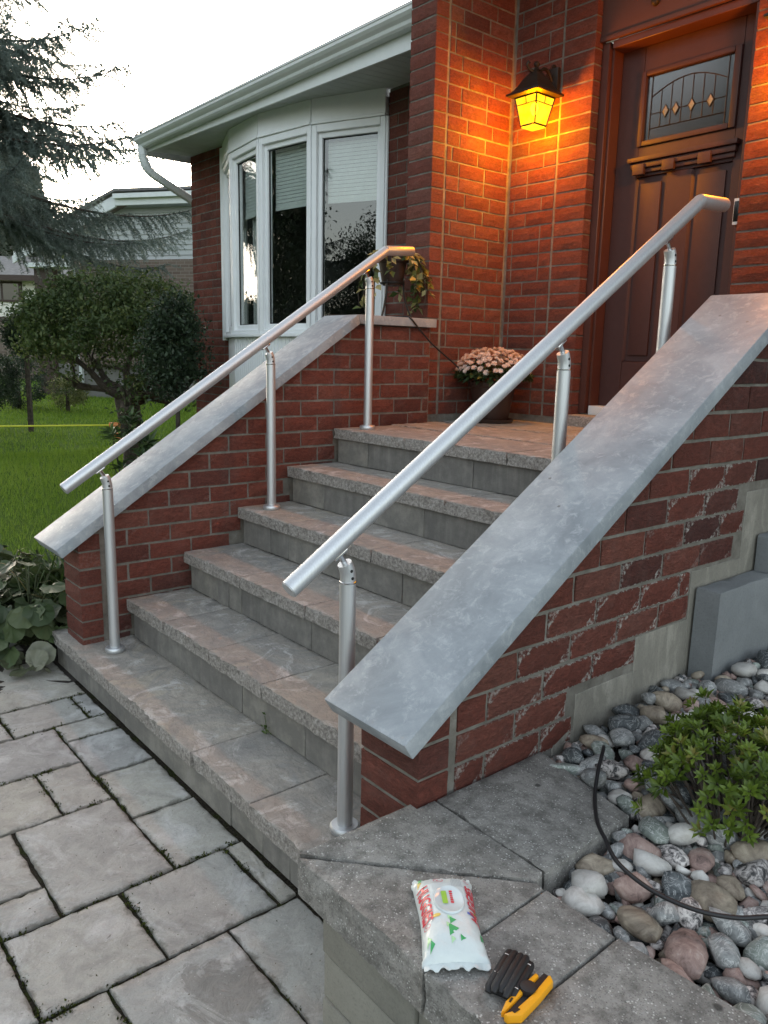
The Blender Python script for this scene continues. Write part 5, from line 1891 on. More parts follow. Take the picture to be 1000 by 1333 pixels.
MB().lathe([(0.010, 0), (0.013, 0.006), (0.020, 0.022), (0.023, 0.036), (0.017, 0.052), (0.006, 0.060)], (LX, LYc, 2.668), 16).build('bulb', M['bulb'], lan, smooth=True)
ld = bpy.data.lights.new('lantern_light', 'POINT')
ld.energy = 21.0
ld.color = (1.0, 0.68, 0.012)
ld.shadow_soft_size = 0.05
ld.use_nodes = True
lnt = ld.node_tree
lfo = lnt.nodes.new('ShaderNodeLightFalloff')
lfo.inputs['Strength'].default_value = 1.0
lfo.inputs['Smooth'].default_value = 0.012
lnt.links.new(lfo.outputs['Quadratic'], lnt.nodes['Emission'].inputs['Strength'])
lo = bpy.data.objects.new('lantern_light', ld)
COL.objects.link(lo)
lo.parent = lan
lo.location = Vector((LX, LYc-0.012, 2.642))-wl(lan)

# --- chrysanthemum in its pot
MX, MY, MZ = 0.175, 2.345, ZS[6]+0.0045
mp_ = empty('flower_pot', (MX, MY, MZ), 'dark brown pot of pink chrysanthemums on the landing in the brick corner', 'flower pot')
MB().lathe([(0.085, 0), (0.118, 0.004), (0.128, 0.022), (0.124, 0.024), (0.112, 0.010), (0.085, 0.008)], (MX, MY, MZ), 32).build('saucer', M['potdark'], mp_, smooth=True)
MB().lathe([(0.082, 0.010), (0.094, 0.03), (0.112, 0.12), (0.124, 0.19), (0.124, 0.196), (0.132, 0.198), (0.136, 0.206), (0.136, 0.226), (0.130, 0.232), (0.120, 0.232), (0.116, 0.215), (0.05, 0.21)], (MX, MY, MZ), 36).build('pot', M['potbrown'], mp_, smooth=True)
b = MB()
for i in range(14):
    a = 2*math.pi*i/14
    for s_ in (-1, 1):
        pts = []
        for k in range(9):
            t = k/8
            an = a+s_*0.17*math.sin(t*math.pi)*(1-0.3*t)
            pts.append((MX+0.138*math.cos(an), MY+0.138*math.sin(an), MZ+0.200+0.052*t))
        b.tube(pts, 0.0028, 5)
b.tube([(MX+0.139*math.cos(2*math.pi*i/36), MY+0.139*math.sin(2*math.pi*i/36), MZ+0.253) for i in range(36)], 0.004, 6, closed=True)
b.build('scrolled_rim', M['potbrown'], mp_, smooth=True)
n = 900
a = NP.uniform(0, 2*np.pi, n)
rr_ = np.sqrt(NP.uniform(0.1, 1, n))*0.20
zz = MZ+0.235+0.10*NP.random(n)*(1-(rr_/0.23)**2)+0.03*NP.random(n)
P = np.stack([MX+rr_*np.cos(a), MY+rr_*np.sin(a), zz], 1)
D = np.stack([np.cos(a), np.sin(a), NP.uniform(-0.5, 0.6, n)], 1)+NP.normal(size=(n, 3))*0.4
me = leaves_mesh('foliage', M['mumleaf'], P, D, rand_dirs(n)*0.5+np.array([0, 0, 1]), NP.uniform(0.03, 0.05, n), NP.uniform(0.016, 0.026, n), None, 0.15, 0.2)
tag(link('foliage', me, Vector((0, 0, 0)), 0, mp_), kind='stuff')
def blossom(seed, mat):
    r = np.random.default_rng(seed)
    P, D, N, L = [], [], [], []
    for ring_, (cnt_, el, ln) in enumerate(((11, 0.05, 1.0), (9, 0.45, 0.82), (6, 0.9, 0.55))):
        for i in range(cnt_):
            a = 2*math.pi*i/cnt_+ring_*0.3+r.uniform(-0.1, 0.1)
            e_ = el+r.uniform(-0.12, 0.12)
            P.append((0, 0, 0.05*ring_)); D.append((math.cos(a)*math.cos(e_), math.sin(a)*math.cos(e_), math.sin(e_)))
            N.append((-math.cos(a)*math.sin(e_), -math.sin(a)*math.sin(e_), math.cos(e_))); L.append(ln*r.uniform(0.9, 1.1))
    return leaves_mesh('blossom', mat, P, D, N, np.array(L), np.array(L)*0.42, np.clip(r.normal(0.5, 0.28, len(P)), 0, 1), 0.12, -0.05)
BL = [blossom(s, M['petal']) for s in range(5)]+[blossom(9, M['petalpale'])]
got = []
tr_ = 0
while len(got) < 190 and tr_ < 6000:
    tr_ += 1
    u_, th_ = R.random(), R.uniform(0, 6.28)
    el = math.asin(u_*0.97+0.03)
    ph = el
    q_ = Vector((MX+0.205*math.cos(ph)*math.cos(th_), MY+0.205*math.cos(ph)*math.sin(th_), MZ+0.285+0.125*math.sin(ph)+R.uniform(-0.008, 0.008)))
    if q_.z < MZ+0.325 and R.random() < 0.75:
        continue
    if q_.x < -0.030 or q_.y > YW-0.02:
        continue
    if any((q_-g_).length < 0.0235 for g_ in got):
        continue
    got.append(q_)
    nrm = Vector((math.cos(ph)*math.cos(th_)*0.6, math.cos(ph)*math.sin(th_)*0.6, math.sin(ph)+0.25)).normalized()+Vector((R.gauss(0, 0.15), R.gauss(0, 0.15), 0))
    o = link('blossom', BL[5] if R.random() < 0.07 else R.choice(BL[:5]), q_, 0, mp_, rot=nrm.to_track_quat('Z', 'Y').to_euler())
    s_ = R.uniform(0.016, 0.0215)
    o.scale = (s_, s_, s_)

# --- plant stand and trailing plant on the level slab
SX, SY, SZ = -0.135, 1.845, 1.5945
sd_ = empty('plant_stand', (SX, SY, SZ), 'black iron plant stand with splayed legs on the level slab', 'plant stand')
for i in range(3):
    a = 0.9+2*math.pi*i/3
    b = MB().tube(smooth_path([(SX+0.060*math.cos(a), SY+0.060*math.sin(a), SZ+0.20), (SX+0.066*math.cos(a), SY+0.066*math.sin(a), SZ+0.12), (SX+0.092*math.cos(a), SY+0.092*math.sin(a), SZ+0.04), (SX+0.112*math.cos(a), SY+0.112*math.sin(a), SZ+0.001)], 5), 0.0055, 8)
    b.build('leg', M['iron'], sd_, smooth=True)
MB().tube([(SX+0.063*math.cos(2*math.pi*i/28), SY+0.063*math.sin(2*math.pi*i/28), SZ+0.185) for i in range(28)], 0.005, 8, closed=True).build('support_ring', M['iron'], sd_, smooth=True)
vp_ = empty('potted_plant', (SX, SY, SZ+0.17), 'brown pot of trailing variegated leaves on the plant stand', 'potted plant')
MB().lathe([(0.050, 0.0), (0.056, 0.01), (0.075, 0.115), (0.076, 0.118), (0.085, 0.120), (0.088, 0.128), (0.088, 0.152), (0.082, 0.156), (0.076, 0.150), (0.03, 0.145)], (SX, SY, SZ+0.172), 28).build('pot', M['potbrown'], vp_, smooth=True)
# trailing stems with leaves
P, D, N, L, Q = [], [], [], [], []
stm = MB()
for i in range(30):
    a = R.uniform(0, 6.28)
    if R.random() < 0.5:
        a = math.radians(R.choice([40, 50, 60, 225, 235, 250]))+R.gauss(0, 0.3)
    ln = R.uniform(0.10, 0.24)
    p = Vector((SX+0.05*math.cos(a), SY+0.05*math.sin(a), SZ+0.32))
    d = Vector((math.cos(a), math.sin(a), 0.9))
    path = [p.copy()]
    while ln > 0:
        d = (d+Vector((0, 0, -0.42))+Vector((R.gauss(0, 0.1), R.gauss(0, 0.1), 0))).normalized()
        p = p+d*0.024
        ln -= 0.016
        path.append(p.copy())
        for s_ in (0, 1):
            P.append(p+Vector((R.gauss(0, 0.004), R.gauss(0, 0.004), 0)))
            dd = Vector((R.gauss(0, 0.8), R.gauss(0, 0.8), R.uniform(-0.8, 0.3)))+d*0.3
            D.append(dd)
            N.append(Vector((math.cos(a)*0.8, math.sin(a)*0.8, 0.8))+Vector((R.gauss(0, 0.3), R.gauss(0, 0.3), 0)))
            L.append(R.uniform(0.040, 0.062))
            Q.append(R.random())
    stm.tube(path, 0.0016, 5)
for i in range(60):
    a, r_ = R.uniform(0, 6.28), 0.07*math.sqrt(R.random())
    P.append(Vector((SX+r_*math.cos(a), SY+r_*math.sin(a), SZ+0.325+R.uniform(0, 0.05))))
    D.append(Vector((math.cos(a), math.sin(a), R.uniform(0, 0.7))))
    N.append(Vector((0, 0, 1)))
    L.append(R.uniform(0.032, 0.05))
    Q.append(R.random())
stm.build('stem', M['rhodo'] if False else M['bark'], vp_)
# every leaf of the trailing plant is a piece of its own
LM = [leaves_mesh('leaf', M['vari'], [(0, 0, 0)], [(0, 0, 1)], [(0, -1, 0)], 1.0, 0.62, [q_], 0.14, 0.15) for q_ in (0.05, 0.25, 0.4, 0.55, 0.7, 0.85, 1.0)]
for p, d, n_, l_ in list(zip(P, D, N, L))[:290]:
    d = Vector(d).normalized()
    s_ = d.cross(Vector(n_)).normalized()
    u_ = s_.cross(d)
    mt_ = Matrix((s_, -u_, d)).transposed().to_euler()
    o = link('leaf', R.choice(LM), p, 0, vp_, rot=mt_)
    o.scale = (l_, l_, l_)
o = MB().tube(smooth_path([(-0.246, 1.50, 1.5985), (-0.22, 1.60, 1.5985), (-0.17, 1.72, 1.5990), (-0.10, 1.78, 1.5985), (-0.03, 1.80, 1.5985), (0.025, 1.815, 1.5985), (0.0455, 1.83, 1.588), (0.05, 1.87, 1.55), (0.06, 1.96, 1.47), (0.075, 2.06, 1.40), (0.085, 2.12, 1.36), (0.10, 2.18, 1.31), (0.11, 2.24, 1.27)], 6), 0.0046, 8).build('cable', M['rubber'], smooth=True)
tag(o, 'black cable running from the level slab down to the flower pot', 'cable')
# ==PART4==
# ================================================================== GARDEN ON THE LAWN SIDE
# lawn blades, thinner with distance
def blades(n, x0, x1, y0, y1, h, w):
    x = NP.uniform(x0, x1, n)
    y = NP.uniform(y0, y1, n)
    keep = (~((x > -1.9) & (y < 2.7))) & (~((y > 2.3) & (x > -4.4)))
    x, y = x[keep], y[keep]
    n = len(x)
    z = lawn_z(x, y)-0.005
    P = np.stack([x, y, z], 1)
    a = NP.uniform(0, 2*np.pi, n)
    d = np.hypot(x-3.25, y+1)
    s = np.clip(d/6, 0.8, 2.6)
    hh = h*NP.uniform(0.6, 1.25, n)*np.clip(0.7+0.3*s, 0.8, 1.3)
    side = np.stack([np.cos(a), np.sin(a), 0*a], 1)*(w*s)[:, None]*0.5
    lean = np.stack([np.cos(a+1.5), np.sin(a+1.5), 0*a], 1)*(hh*NP.uniform(0.1, 0.8, n))[:, None]
    tip = P+lean+np.stack([0*a, 0*a, hh], 1)
    V = np.stack([P-side, P+side, tip], 1).reshape(-1, 3)
    F = np.arange(3*n).reshape(n, 3)
    patch = 0.5+0.35*np.sin(x*1.7+2*np.sin(y*1.1))*np.cos(y*2.1)
    r = np.clip(NP.normal(0.5, 0.2, n)*0.6+patch*0.4, 0, 1)
    return V, F, np.repeat(r, 3)
V1, F1, r1 = blades(70000, -7.5, -1.0, -1.2, 5.0, 0.050, 0.0055)
V2, F2, r2 = blades(60000, -20.0, -7.0, -2.5, 9.0, 0.050, 0.0065)
me = np_mesh('grass', np.concatenate([V1, V2]), np.concatenate([F1, F2+len(V1)]), M['grassblade'], np.concatenate([r1, r2]))
tag(link('grass', me), kind='stuff')

# --- strap-leaved clumps behind the slab
def strap_clump(name, c, n, h, spread, seed, label):
    r = np.random.default_rng(seed)
    root = empty(name, c, label, 'plant', 'strap leaved clumps in the bed')
    V, F, Q = [], [], []
    for i in range(n):
        a = r.uniform(0, 2*np.pi)
        L = h*r.uniform(0.65, 1.15)
        w = r.uniform(0.009, 0.016)
        base = np.array(c)+np.array([r.normal(0, 0.05), r.normal(0, 0.05), 0])
        out = spread*r.uniform(0.3, 1.1)
        d = np.array([math.cos(a), math.sin(a), 0])
        s = np.array([-math.sin(a), math.cos(a), 0])
        k = len(V)
        m = 6
        for j in range(m+1):
            t = j/m
            p = base+d*out*(t**1.6)+np.array([0, 0, L*(1.25*t-0.55*t**2.6*r.uniform(0.8, 1.3))])
            ww = w*(1-t**2.2)*0.5+0.0005
            V += [p-s*ww, p+s*ww]
        q = r.random()
        Q += [q]*(2*(m+1))
        for j in range(m):
            F.append((k+2*j, k+2*j+1, k+2*j+3, k+2*j+2))
    me = np_mesh('leaves', np.array(V)-np.array(c), np.array(F), M['daylily'], Q, True)
    tag(link('leaves', me, c, 0, root), kind='stuff')
for i, (x, y, n, h, lb) in enumerate([(-0.62, 0.18, 90, 0.52, 'green strap leaved clump nearest the low end of the sloping slab'), (-0.75, 0.55, 110, 0.68, 'tall strap leaved clump with yellow tips under the low rail end'),
                                      (-0.68, 0.95, 100, 0.72, 'dark strap leaved clump behind the middle of the sloping slab'), (-0.95, 1.30, 90, 0.72, 'strap leaved clump below the glossy shrub behind the slab'),
                                      (-1.15, 0.80, 90, 0.55, 'spreading strap leaved clump at the lawn edge'), (-1.0, 0.25, 70, 0.40, 'short strap leaved clump between broad leaves and lawn')]):
    strap_clump('strap_leaf_clump', (x, y, 0.0), n, h, 0.34, 40+i, lb)

# --- broad-leaved plants by the paving
def broad_leaf(seed, q):
    """round leaf with a notch at the stalk, cupped, edge wavy; grows along +Y"""
    r = random.Random(seed)
    V = [(0, 0, 0)]
    n = 18
    for i in range(n):
        a = math.radians(-160+320*i/(n-1))
        rad = 0.5*(1+0.08*math.sin(3*a+seed)+0.05*math.sin(7*a+2*seed)+r.uniform(-0.05, 0.05))
        x, y = rad*math.sin(a)*1.02, 0.38+rad*math.cos(a)
        V.append((x, y, 0.10*(x*x+(y-0.38)**2)*2-0.10*y*y+0.03*math.sin(5*a+seed)))
    mid = []
    for i in range(n):
        x, y, z = V[1+i]
        V.append((x*0.55, 0.2+(y-0.2)*0.55, z*0.3+0.035*math.sin(9*i)))
    F = []
    for i in range(n-1):
        F.append((1+n+i, 1+i, 2+i, 2+n+i))
        F.append((0, 1+n+i, 2+n+i))
    me = np_mesh_poly('leaf', V, F, M['bergenia'], q)
    return me
def np_mesh_poly(name, V, F, mat, q):
    me = bpy.data.meshes.new(name)
    me.from_pydata(V, [], F)
    a = me.attributes.new('rnd', 'FLOAT', 'POINT')
    a.data.foreach_set('value', [min(1, max(0, q+R.uniform(-0.1, 0.1))) for _ in V])
    me.materials.append(mat)
    me.polygons.foreach_set('use_smooth', [True]*len(me.polygons))
    return me
BLM = [broad_leaf(i, q) for i, q in enumerate((0.05, 0.2, 0.35, 0.45, 0.6, 0.7, 0.5, 0.98))]
def broad_plant(c, n, rad, h, label, seed):
    r = random.Random(seed)
    root = empty('broad_leaf_plant', c, label, 'plant', 'broad leaved plants by the paving')
    stalk = MB()
    for i in range(n):
        a = r.uniform(0, 6.28)
        rr_ = rad*math.sqrt(r.random())
        z = h*(1-0.6*(rr_/rad)**2)*r.uniform(0.45, 1.05)+0.03
        p = Vector((c[0]+rr_*math.cos(a), c[1]+rr_*math.sin(a), c[2]+z))
        if p.x > -0.26 and p.y > 0.02:
            continue
        yaw_ = a-math.pi/2+r.gauss(0, 0.5)
        o = link('leaf', r.choice(BLM), p, 0, root, rot=(r.uniform(-0.9, 0.1)-0.2*(rr_/rad), r.gauss(0, 0.3), yaw_))
        s_ = r.uniform(0.075, 0.145)
        o.scale = (s_, s_, s_)
        stalk.tube([(c[0]+r.gauss(0, 0.02), c[1]+r.gauss(0, 0.02), c[2]), (p.x*0.6+c[0]*0.4, p.y*0.6+c[1]*0.4, c[2]+z*0.7), p], 0.0035, 5)
    stalk.build('stalks', M['bergenia_stalk'], root)
M['bergenia_stalk'] = simple('green_stalk', (0.06, 0.075, 0.03), 0.6)
broad_plant((-0.58, 0.0, 0.0), 110, 0.36, 0.36, 'broad round leaved plant in the bed against the brick wall front', 3)
broad_plant((-1.10, -0.05, 0.0), 92, 0.38, 0.36, 'broad round leaved plant further along the bed edge', 5)
broad_plant((-1.62, -0.12, 0.0), 60, 0.36, 0.34, 'broad round leaved plant at the far end of the bed edge', 8)
broad_plant((-0.85, 0.42, 0.0), 26, 0.28, 0.34, 'broad leaved plant half hidden behind the wall front', 12)
M['wilt'] = m_leaf('wilted_leaf', [(0, (0.07, 0.085, 0.04)), (0.6, (0.16, 0.17, 0.10)), (1, (0.34, 0.34, 0.28))], 0.6, 0.3)
_b = M['bergenia']
M['bergenia'] = M['wilt']
WLM = [broad_leaf(31, 0.3), broad_leaf(37, 0.75)]
M['bergenia'] = _b
# wilted leaves lying on the edge of the paving
wl_ = empty('wilted_leaves', (-0.22, -0.10, 0.01), 'wilted curled leaves lying on the paving at the step corner', 'fallen leaves')
for (x, y, z, rx, ry, rz, s_) in [(-0.20, -0.10, 0.03, 0.9, 0.5, 0.3, 0.13), (-0.15, -0.07, 0.02, 0.2, 1.0, 1.6, 0.11), (-0.26, -0.13, 0.02, 0.6, -0.4, 2.6, 0.12), (-0.20, -0.13, 0.015, 0.1, 0.2, 4.1, 0.10), (-0.14, -0.11, 0.04, 1.2, 0.3, 0.9, 0.09)]:
    o = link('leaf', WLM[int(s_*100) % 2], (x, y, z+0.01), 0, wl_, rot=(rx, ry, rz))
    o.scale = (s_, s_, s_*2)

# --- trees and shrubs
def limb(mb, p, d, L, r0, r1, n=6, bend=0.25, rg=R):
    pts, rs = [Vector(p)], [r0]
    d = Vector(d).normalized()
    for i in range(n):
        d = (d+Vector((rg.gauss(0, bend), rg.gauss(0, bend), rg.gauss(0, bend*0.6)))*0.5).normalized()
        pts.append(pts[-1]+d*(L/n))
        rs.append(r0+(r1-r0)*(i+1)/n)
    mb.tube(pts, rs, 8)
    return pts, d
def leafy_crown(name, centers, per, sigma, size, mat, org, parent, flat=0.7):
    C = np.asarray(centers, float)
    n = len(C)*per
    P = np.repeat(C, per, 0)+NP.normal(size=(n, 3))*np.array([sigma, sigma, sigma*flat])
    D = NP.normal(size=(n, 3))+np.array([0, 0, -0.2])
    N = NP.normal(size=(n, 3))*0.7+np.array([0, 0, 1])
    base = np.repeat(NP.random(len(C)), per)
    L = NP.uniform(0.7, 1.3, n)*size
    me = leaves_mesh(name, mat, P-np.array(org), D, N, L, L*0.5, np.clip(base*0.6+NP.random(n)*0.4, 0, 1), 0.15, 0.15)
    return tag(link(name, me, org, 0, parent), kind='stuff')
# gnarled ornamental tree
TB = Vector((-5.30, 2.45, lawn_z(-5.3, 2.45)))
t1 = empty('ornamental_tree', TB, 'small gnarled tree with a wide umbrella crown on the lawn', 'tree')
mb = MB()
Rr = Vector((0.641, 0.768, 0))
tr_pts = [TB+Vector((0, 0, -0.05)), TB+Vector((0.02, 0.0, 0.25)), TB-Rr*0.02+Vector((0, 0, 0.55)), TB-Rr*0.04+Vector((0, 0, 0.80)), TB-Rr*0.10+Vector((0, 0, 0.98))]
mb.tube(tr_pts, [0.135, 0.115, 0.115, 0.135, 0.10], 12)
ends = []
hub = tr_pts[-2]
for i in range(11):
    a = 2*math.pi*i/11+R.uniform(-0.2, 0.2)
    d = Vector((math.cos(a), math.sin(a), R.uniform(0.05, 0.75)))
    pts, dd = limb(mb, hub+Vector((0, 0, R.uniform(-0.05, 0.15))), d, R.uniform(0.55, 0.85), 0.055, 0.022, 6, 0.7)
    for k in range(3):
        d2 = Vector((math.cos(a+R.uniform(-0.9, 0.9)), math.sin(a+R.uniform(-0.9, 0.9)), R.uniform(0.2, 1.0)))
        q2, _ = limb(mb, pts[-1-k], d2, R.uniform(0.3, 0.5), 0.02, 0.006, 5, 0.5)
        ends.append(q2[-1])
mb.build('trunk', M['bark'], t1, smooth=True)
cs = []
while len(cs) < 330:
    u_, v_, w_ = R.uniform(-1, 1), R.uniform(-1, 1), R.random()
    if u_*u_+v_*v_ > 1:
        continue
    rho = math.hypot(u_, v_)
    top = 0.52*(1-rho**2.0)+0.30+0.12*mnoise.noise(Vector((u_*3, v_*3, 1)))
    bot = 0.02-0.06*rho
    z = top-(top-bot)*w_**1.5
    if w_ > 0.75 and rho < 0.55:
        continue
    if mnoise.noise(Vector((u_*3.5+5, v_*3.5, z*4))) < -0.18:
        continue
    q_ = TB-Rr*0.08+Rr*(u_*1.10)+Vector((-0.768, 0.641, 0))*(v_*0.95)+Vector((0, 0, 1.38+z))
    cs.append(q_)
leafy_crown('crown', cs+ends, 62, 0.082, 0.052, M['treeleaf'], TB, t1)
# darker standard tree by the house corner
TD = Vector((-3.32, 2.06, 0.0))
t2 = empty('standard_tree', TD, 'small dark green tree with a thin straight stem by the house corner', 'tree')
mb = MB().tube([TD+Vector((0, 0, -0.02)), TD+Vector((0.01, 0, 0.4)), TD+Vector((0, 0.01, 0.85)), TD+Vector((0.02, 0, 1.3))], [0.024, 0.022, 0.020, 0.014], 10)
for i in range(9):
    a = i*2.4
    limb(mb, TD+Vector((0, 0, 0.85+0.05*i)), (math.cos(a), math.sin(a), 0.9), 0.32, 0.010, 0.004, 5, 0.3)
mb.build('trunk', M['bark'], t2, smooth=True)
cs = []
while len(cs) < 150:
    v = Vector((R.uniform(-1, 1), R.uniform(-1, 1), R.uniform(-1, 1)))
    if v.length > 1 or mnoise.noise(v*2.6+Vector((3, 1, 7))) < -0.2:
        continue
    k = 1-0.25*max(0, v.z)
    cs.append(TD+Vector((v.x*0.30*k, v.y*0.26*k, 1.42+v.z*0.47)))
leafy_crown('crown', cs, 44, 0.055, 0.042, M['treeleafdark'], TD, t2, 0.9)

def whorl_shrub(name, c, n, rad, h, size, label, seed, mat='rhodo'):
    r = random.Random(seed)
    root = empty(name, c, label, 'shrub', 'glossy whorled shrubs behind the slab')
    protos_ = [whorl_mesh('leaf_whorl', M[mat], 9, size, 0.26, seed*10+s, 0.25) for s in range(4)]
    stem = MB()
    for i in range(n):
        a, rr_ = r.uniform(0, 6.28), math.sqrt(r.random())
        p = Vector((c[0]+rad*rr_*math.cos(a), c[1]+rad*rr_*math.sin(a), c[2]+h*(0.35+0.65*math.sqrt(max(0, 1-rr_**2)))*r.uniform(0.75, 1.05)))
        o = link('leaf_whorl', r.choice(protos_), p, 0, root, rot=(r.gauss(0, 0.35), r.gauss(0, 0.35), r.uniform(0, 6)))
        stem.tube([(c[0], c[1], c[2]-0.02), (p.x*0.6+c[0]*0.4, p.y*0.6+c[1]*0.4, c[2]+h*0.3), p], [0.009, 0.006, 0.003], 5)
    stem.build('stem', M['bark'], root)
whorl_shrub('glossy_shrub', (-3.95, 1.86, lawn_z(-3.95, 1.86)), 26, 0.22, 0.80, 0.17, 'pale tipped glossy shrub in front of the gnarled trunk', 21)
whorl_shrub('glossy_shrub', (-2.72, 1.66, lawn_z(-2.72, 1.66)), 44, 0.32, 0.62, 0.15, 'dark glossy shrub just behind the middle of the slab', 22)
whorl_shrub('glossy_shrub', (-1.9, 1.35, 0.0), 34, 0.30, 0.50, 0.12, 'low glossy shrub between the slab and the lawn', 23)

# clipped ball and companions further off
def ball_shrub(c, rad, zc_, label, mat='treeleafdark', per=60, n=150, squash=1.0, nm='clipped_shrub'):
    root = empty(nm, (c[0], c[1], float(lawn_z(c[0], c[1]))), label, 'shrub')
    cs = []
    while len(cs) < n:
        v = Vector((R.gauss(0, 1), R.gauss(0, 1), R.gauss(0, 1))).normalized()*R.uniform(0.55, 1)**0.5
        if mnoise.noise(v*2.2+Vector((c[0], 0, 0))) < -0.32:
            continue
        cs.append((c[0]+v.x*rad, c[1]+v.y*rad, zc_+v.z*rad*squash))
    MB().tube([(c[0], c[1], float(lawn_z(c[0], c[1]))-0.02), (c[0]+0.01, c[1], zc_)], [0.045, 0.035], 8).build('trunk', M['bark'], root, smooth=True)
    leafy_crown('crown', cs, per, 0.045, 0.042, M[mat], (c[0], c[1], zc_), root, 1.0)
ball_shrub((-9.75, 2.62), 0.29, 1.62, 'clipped dark ball on a stem at the lawn edge')
ball_shrub((-10.15, 2.10), 0.50, 0.95, 'wide dark bush low beside the clipped ball')
ball_shrub((-13.0, 4.25), 0.36, 0.55, 'low yellow green bush at the foot of the next house', 'vari', 50, 90, 0.8, 'low_bush')
ball_shrub((-15.2, 6.55), 0.30, 0.42, 'small grey green tuft at the pale foundation', 'treeleafdark', 50, 60, 0.7, 'low_bush')
ball_shrub((-14.0, 3.6), 0.60, 0.75, 'dark bush in front of the far conifer', 'treeleafdark', 60, 120, 0.9, 'low_bush')

# --- conifers
def needles_mesh(name, P, D, L, W, mat, q, org):
    n = len(P)
    S = unit(np.cross(D, rand_dirs(n)))*(W*0.5)[:, None]
    V = np.stack([P-S, P+S, P+D*L[:, None]], 1).reshape(-1, 3)-np.array(org)
    return np_mesh(name, V, np.arange(3*n).reshape(n, 3), mat, np.repeat(q, 3))
def conifer(name, base, zlo, ztop, reach, seed, mat, label, dens=1.0, whorl=0.24, nbr=6, nl=0.05, cat='tree', build=True):
    rg = np.random.default_rng(seed)
    root = empty(name, base, label, cat)
    wood = MB()
    bx, by, bz = base
    wood.tube([(bx, by, bz-0.1), (bx+0.03, by, (zlo+ztop)/2), (bx, by, ztop)], [0.04*(ztop-bz)/2.2, 0.10, 0.02], 10)
    PP, DD, QQ = [], [], []
    z = zlo
    while z < ztop-0.1:
        for i in range(nbr):
            a = rg.uniform(0, 2*np.pi)
            L = max(0.25, reach(z)*rg.uniform(0.60, 1.10))
            m = max(6, int(L/0.06))
            ts = np.linspace(0, 1, m+1)
            dz = -0.34*L*ts**1.1*rg.uniform(0.5, 1.2)+0.24*L*ts**3
            az_ = a+rg.normal(0, 0.10)*ts
            pts = np.stack([bx+np.cos(az_)*L*ts, by+np.sin(az_)*L*ts, z+rg.uniform(-0.1, 0.1)+dz], 1)
            wood.tube([tuple(p) for p in pts[::2]], list(np.linspace(0.013+0.005*L, 0.003, len(pts[::2]))), 5, caps=False)
            d0 = unit(np.diff(pts, axis=0))
            qb = rg.uniform(0, 1)
            for j in range(max(1, m//5), m+1):
                t = ts[j]
                d = d0[min(j, m-1)]
                side = np.array([-d[1], d[0], 0])
                side /= max(np.linalg.norm(side), 1e-6)
                tl = (0.50*(1-t)**0.8+0.19)*min(1.0, L/1.6+0.3)
                for s_ in (-1, 1, 0):
                    if rg.random() > dens:
                        continue
                    l_ = tl*rg.uniform(0.5, 1.15)*(0.8 if abs(s_) < 1 else 1)
                    td_ = unit(d*rg.uniform(0.45, 0.9)+side*s_*rg.uniform(0.6, 1.0)+np.array([0, 0, rg.uniform(-1.1, 0.05)-(0.5 if s_ == 0 else 0)]))
                    k = max(4, int(l_/0.019))
                    tt = np.linspace(0.0, 1, k)
                    q = pts[j]+td_*(l_*tt)[:, None]+np.array([0, 0, -1])*(0.22*l_*tt**2)[:, None]
                    for rep in range(5):
                        PP.append(q+rg.normal(size=(k, 3))*0.004)
                        DD.append(unit(td_*0.75+rg.normal(size=(k, 3))*0.62))
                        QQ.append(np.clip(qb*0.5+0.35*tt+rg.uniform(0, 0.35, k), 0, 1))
        z += whorl*rg.uniform(0.8, 1.2)
    P, D, Q = np.concatenate(PP), np.concatenate(DD), np.concatenate(QQ)
    L = NP.uniform(0.7, 1.2, len(P))*nl
    wood.build('trunk', M['bark'], root, smooth=True)
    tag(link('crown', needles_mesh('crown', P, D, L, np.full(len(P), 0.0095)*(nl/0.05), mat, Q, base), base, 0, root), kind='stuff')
    return root
sp1 = conifer('spruce_tree', (-7.75, 1.30, float(lawn_z(-7.75, 1.3))), 3.1, 9.2, lambda z: 4.35-0.44*z, 5, M['needle'], 'tall blue grey spruce with drooping branches reaching over the lawn', 0.9, 0.27, 7)
cf = conifer('conifer_tree', (-37.5, 10.4, 0.2), 3.0, 11.5, lambda z: 4.3-0.36*z, 8, M['needledark'], 'dense dark conifer rising behind the white house', 1.0, 0.34, 9, 0.16)
def dup(root, loc, rz, label, scale=1.0):
    r = root.copy()
    COL.objects.link(r)
    r.location = loc
    r.rotation_euler = (0, 0, rz)
    r.scale = (scale,)*3
    r['label'] = label
    for ch in list(root.children):
        c = ch.copy()
        COL.objects.link(c)
        c.parent = r
    return r
# the matching lantern on the far side of the door, just out of the frame: it lights the pier and the rail end
lan2 = dup(lan, wl(lan)+Vector((1.37, 0, 0)), 0.0, 'matching black lantern on the brick pier at the far side of the door')
# trees across the street, mirrored in the bow window
dup(sp1, (-5.0, -9.2, 0.0), 2.0, 'tall spruce standing across the street, mirrored in the window', 0.95)
def street_tree(c, label):
    root = empty('street_tree', c, label, 'tree')
    mb = MB().tube([(c[0], c[1], -0.05), (c[0]+0.05, c[1], 1.2), (c[0], c[1], 2.6)], [0.17, 0.13, 0.08], 10)
    for i in range(8):
        limb(mb, (c[0], c[1], 1.3+0.15*i), (math.cos(i*2.4), math.sin(i*2.4), 0.8), 1.3, 0.06, 0.015, 6, 0.3)
    mb.build('trunk', M['bark'], root, smooth=True)
    cs = []
    while len(cs) < 520:
        v = Vector((R.uniform(-1, 1), R.uniform(-1, 1), R.uniform(-1, 1)))
        if v.length > 1 or mnoise.noise(v*2.4) < -0.25:
            continue
        cs.append((c[0]+v.x*2.3, c[1]+v.y*2.0, 2.5+v.z*2.2))
    leafy_crown('crown', cs, 130, 0.17, 0.075, M['treeleafdark'], c, root, 0.9)
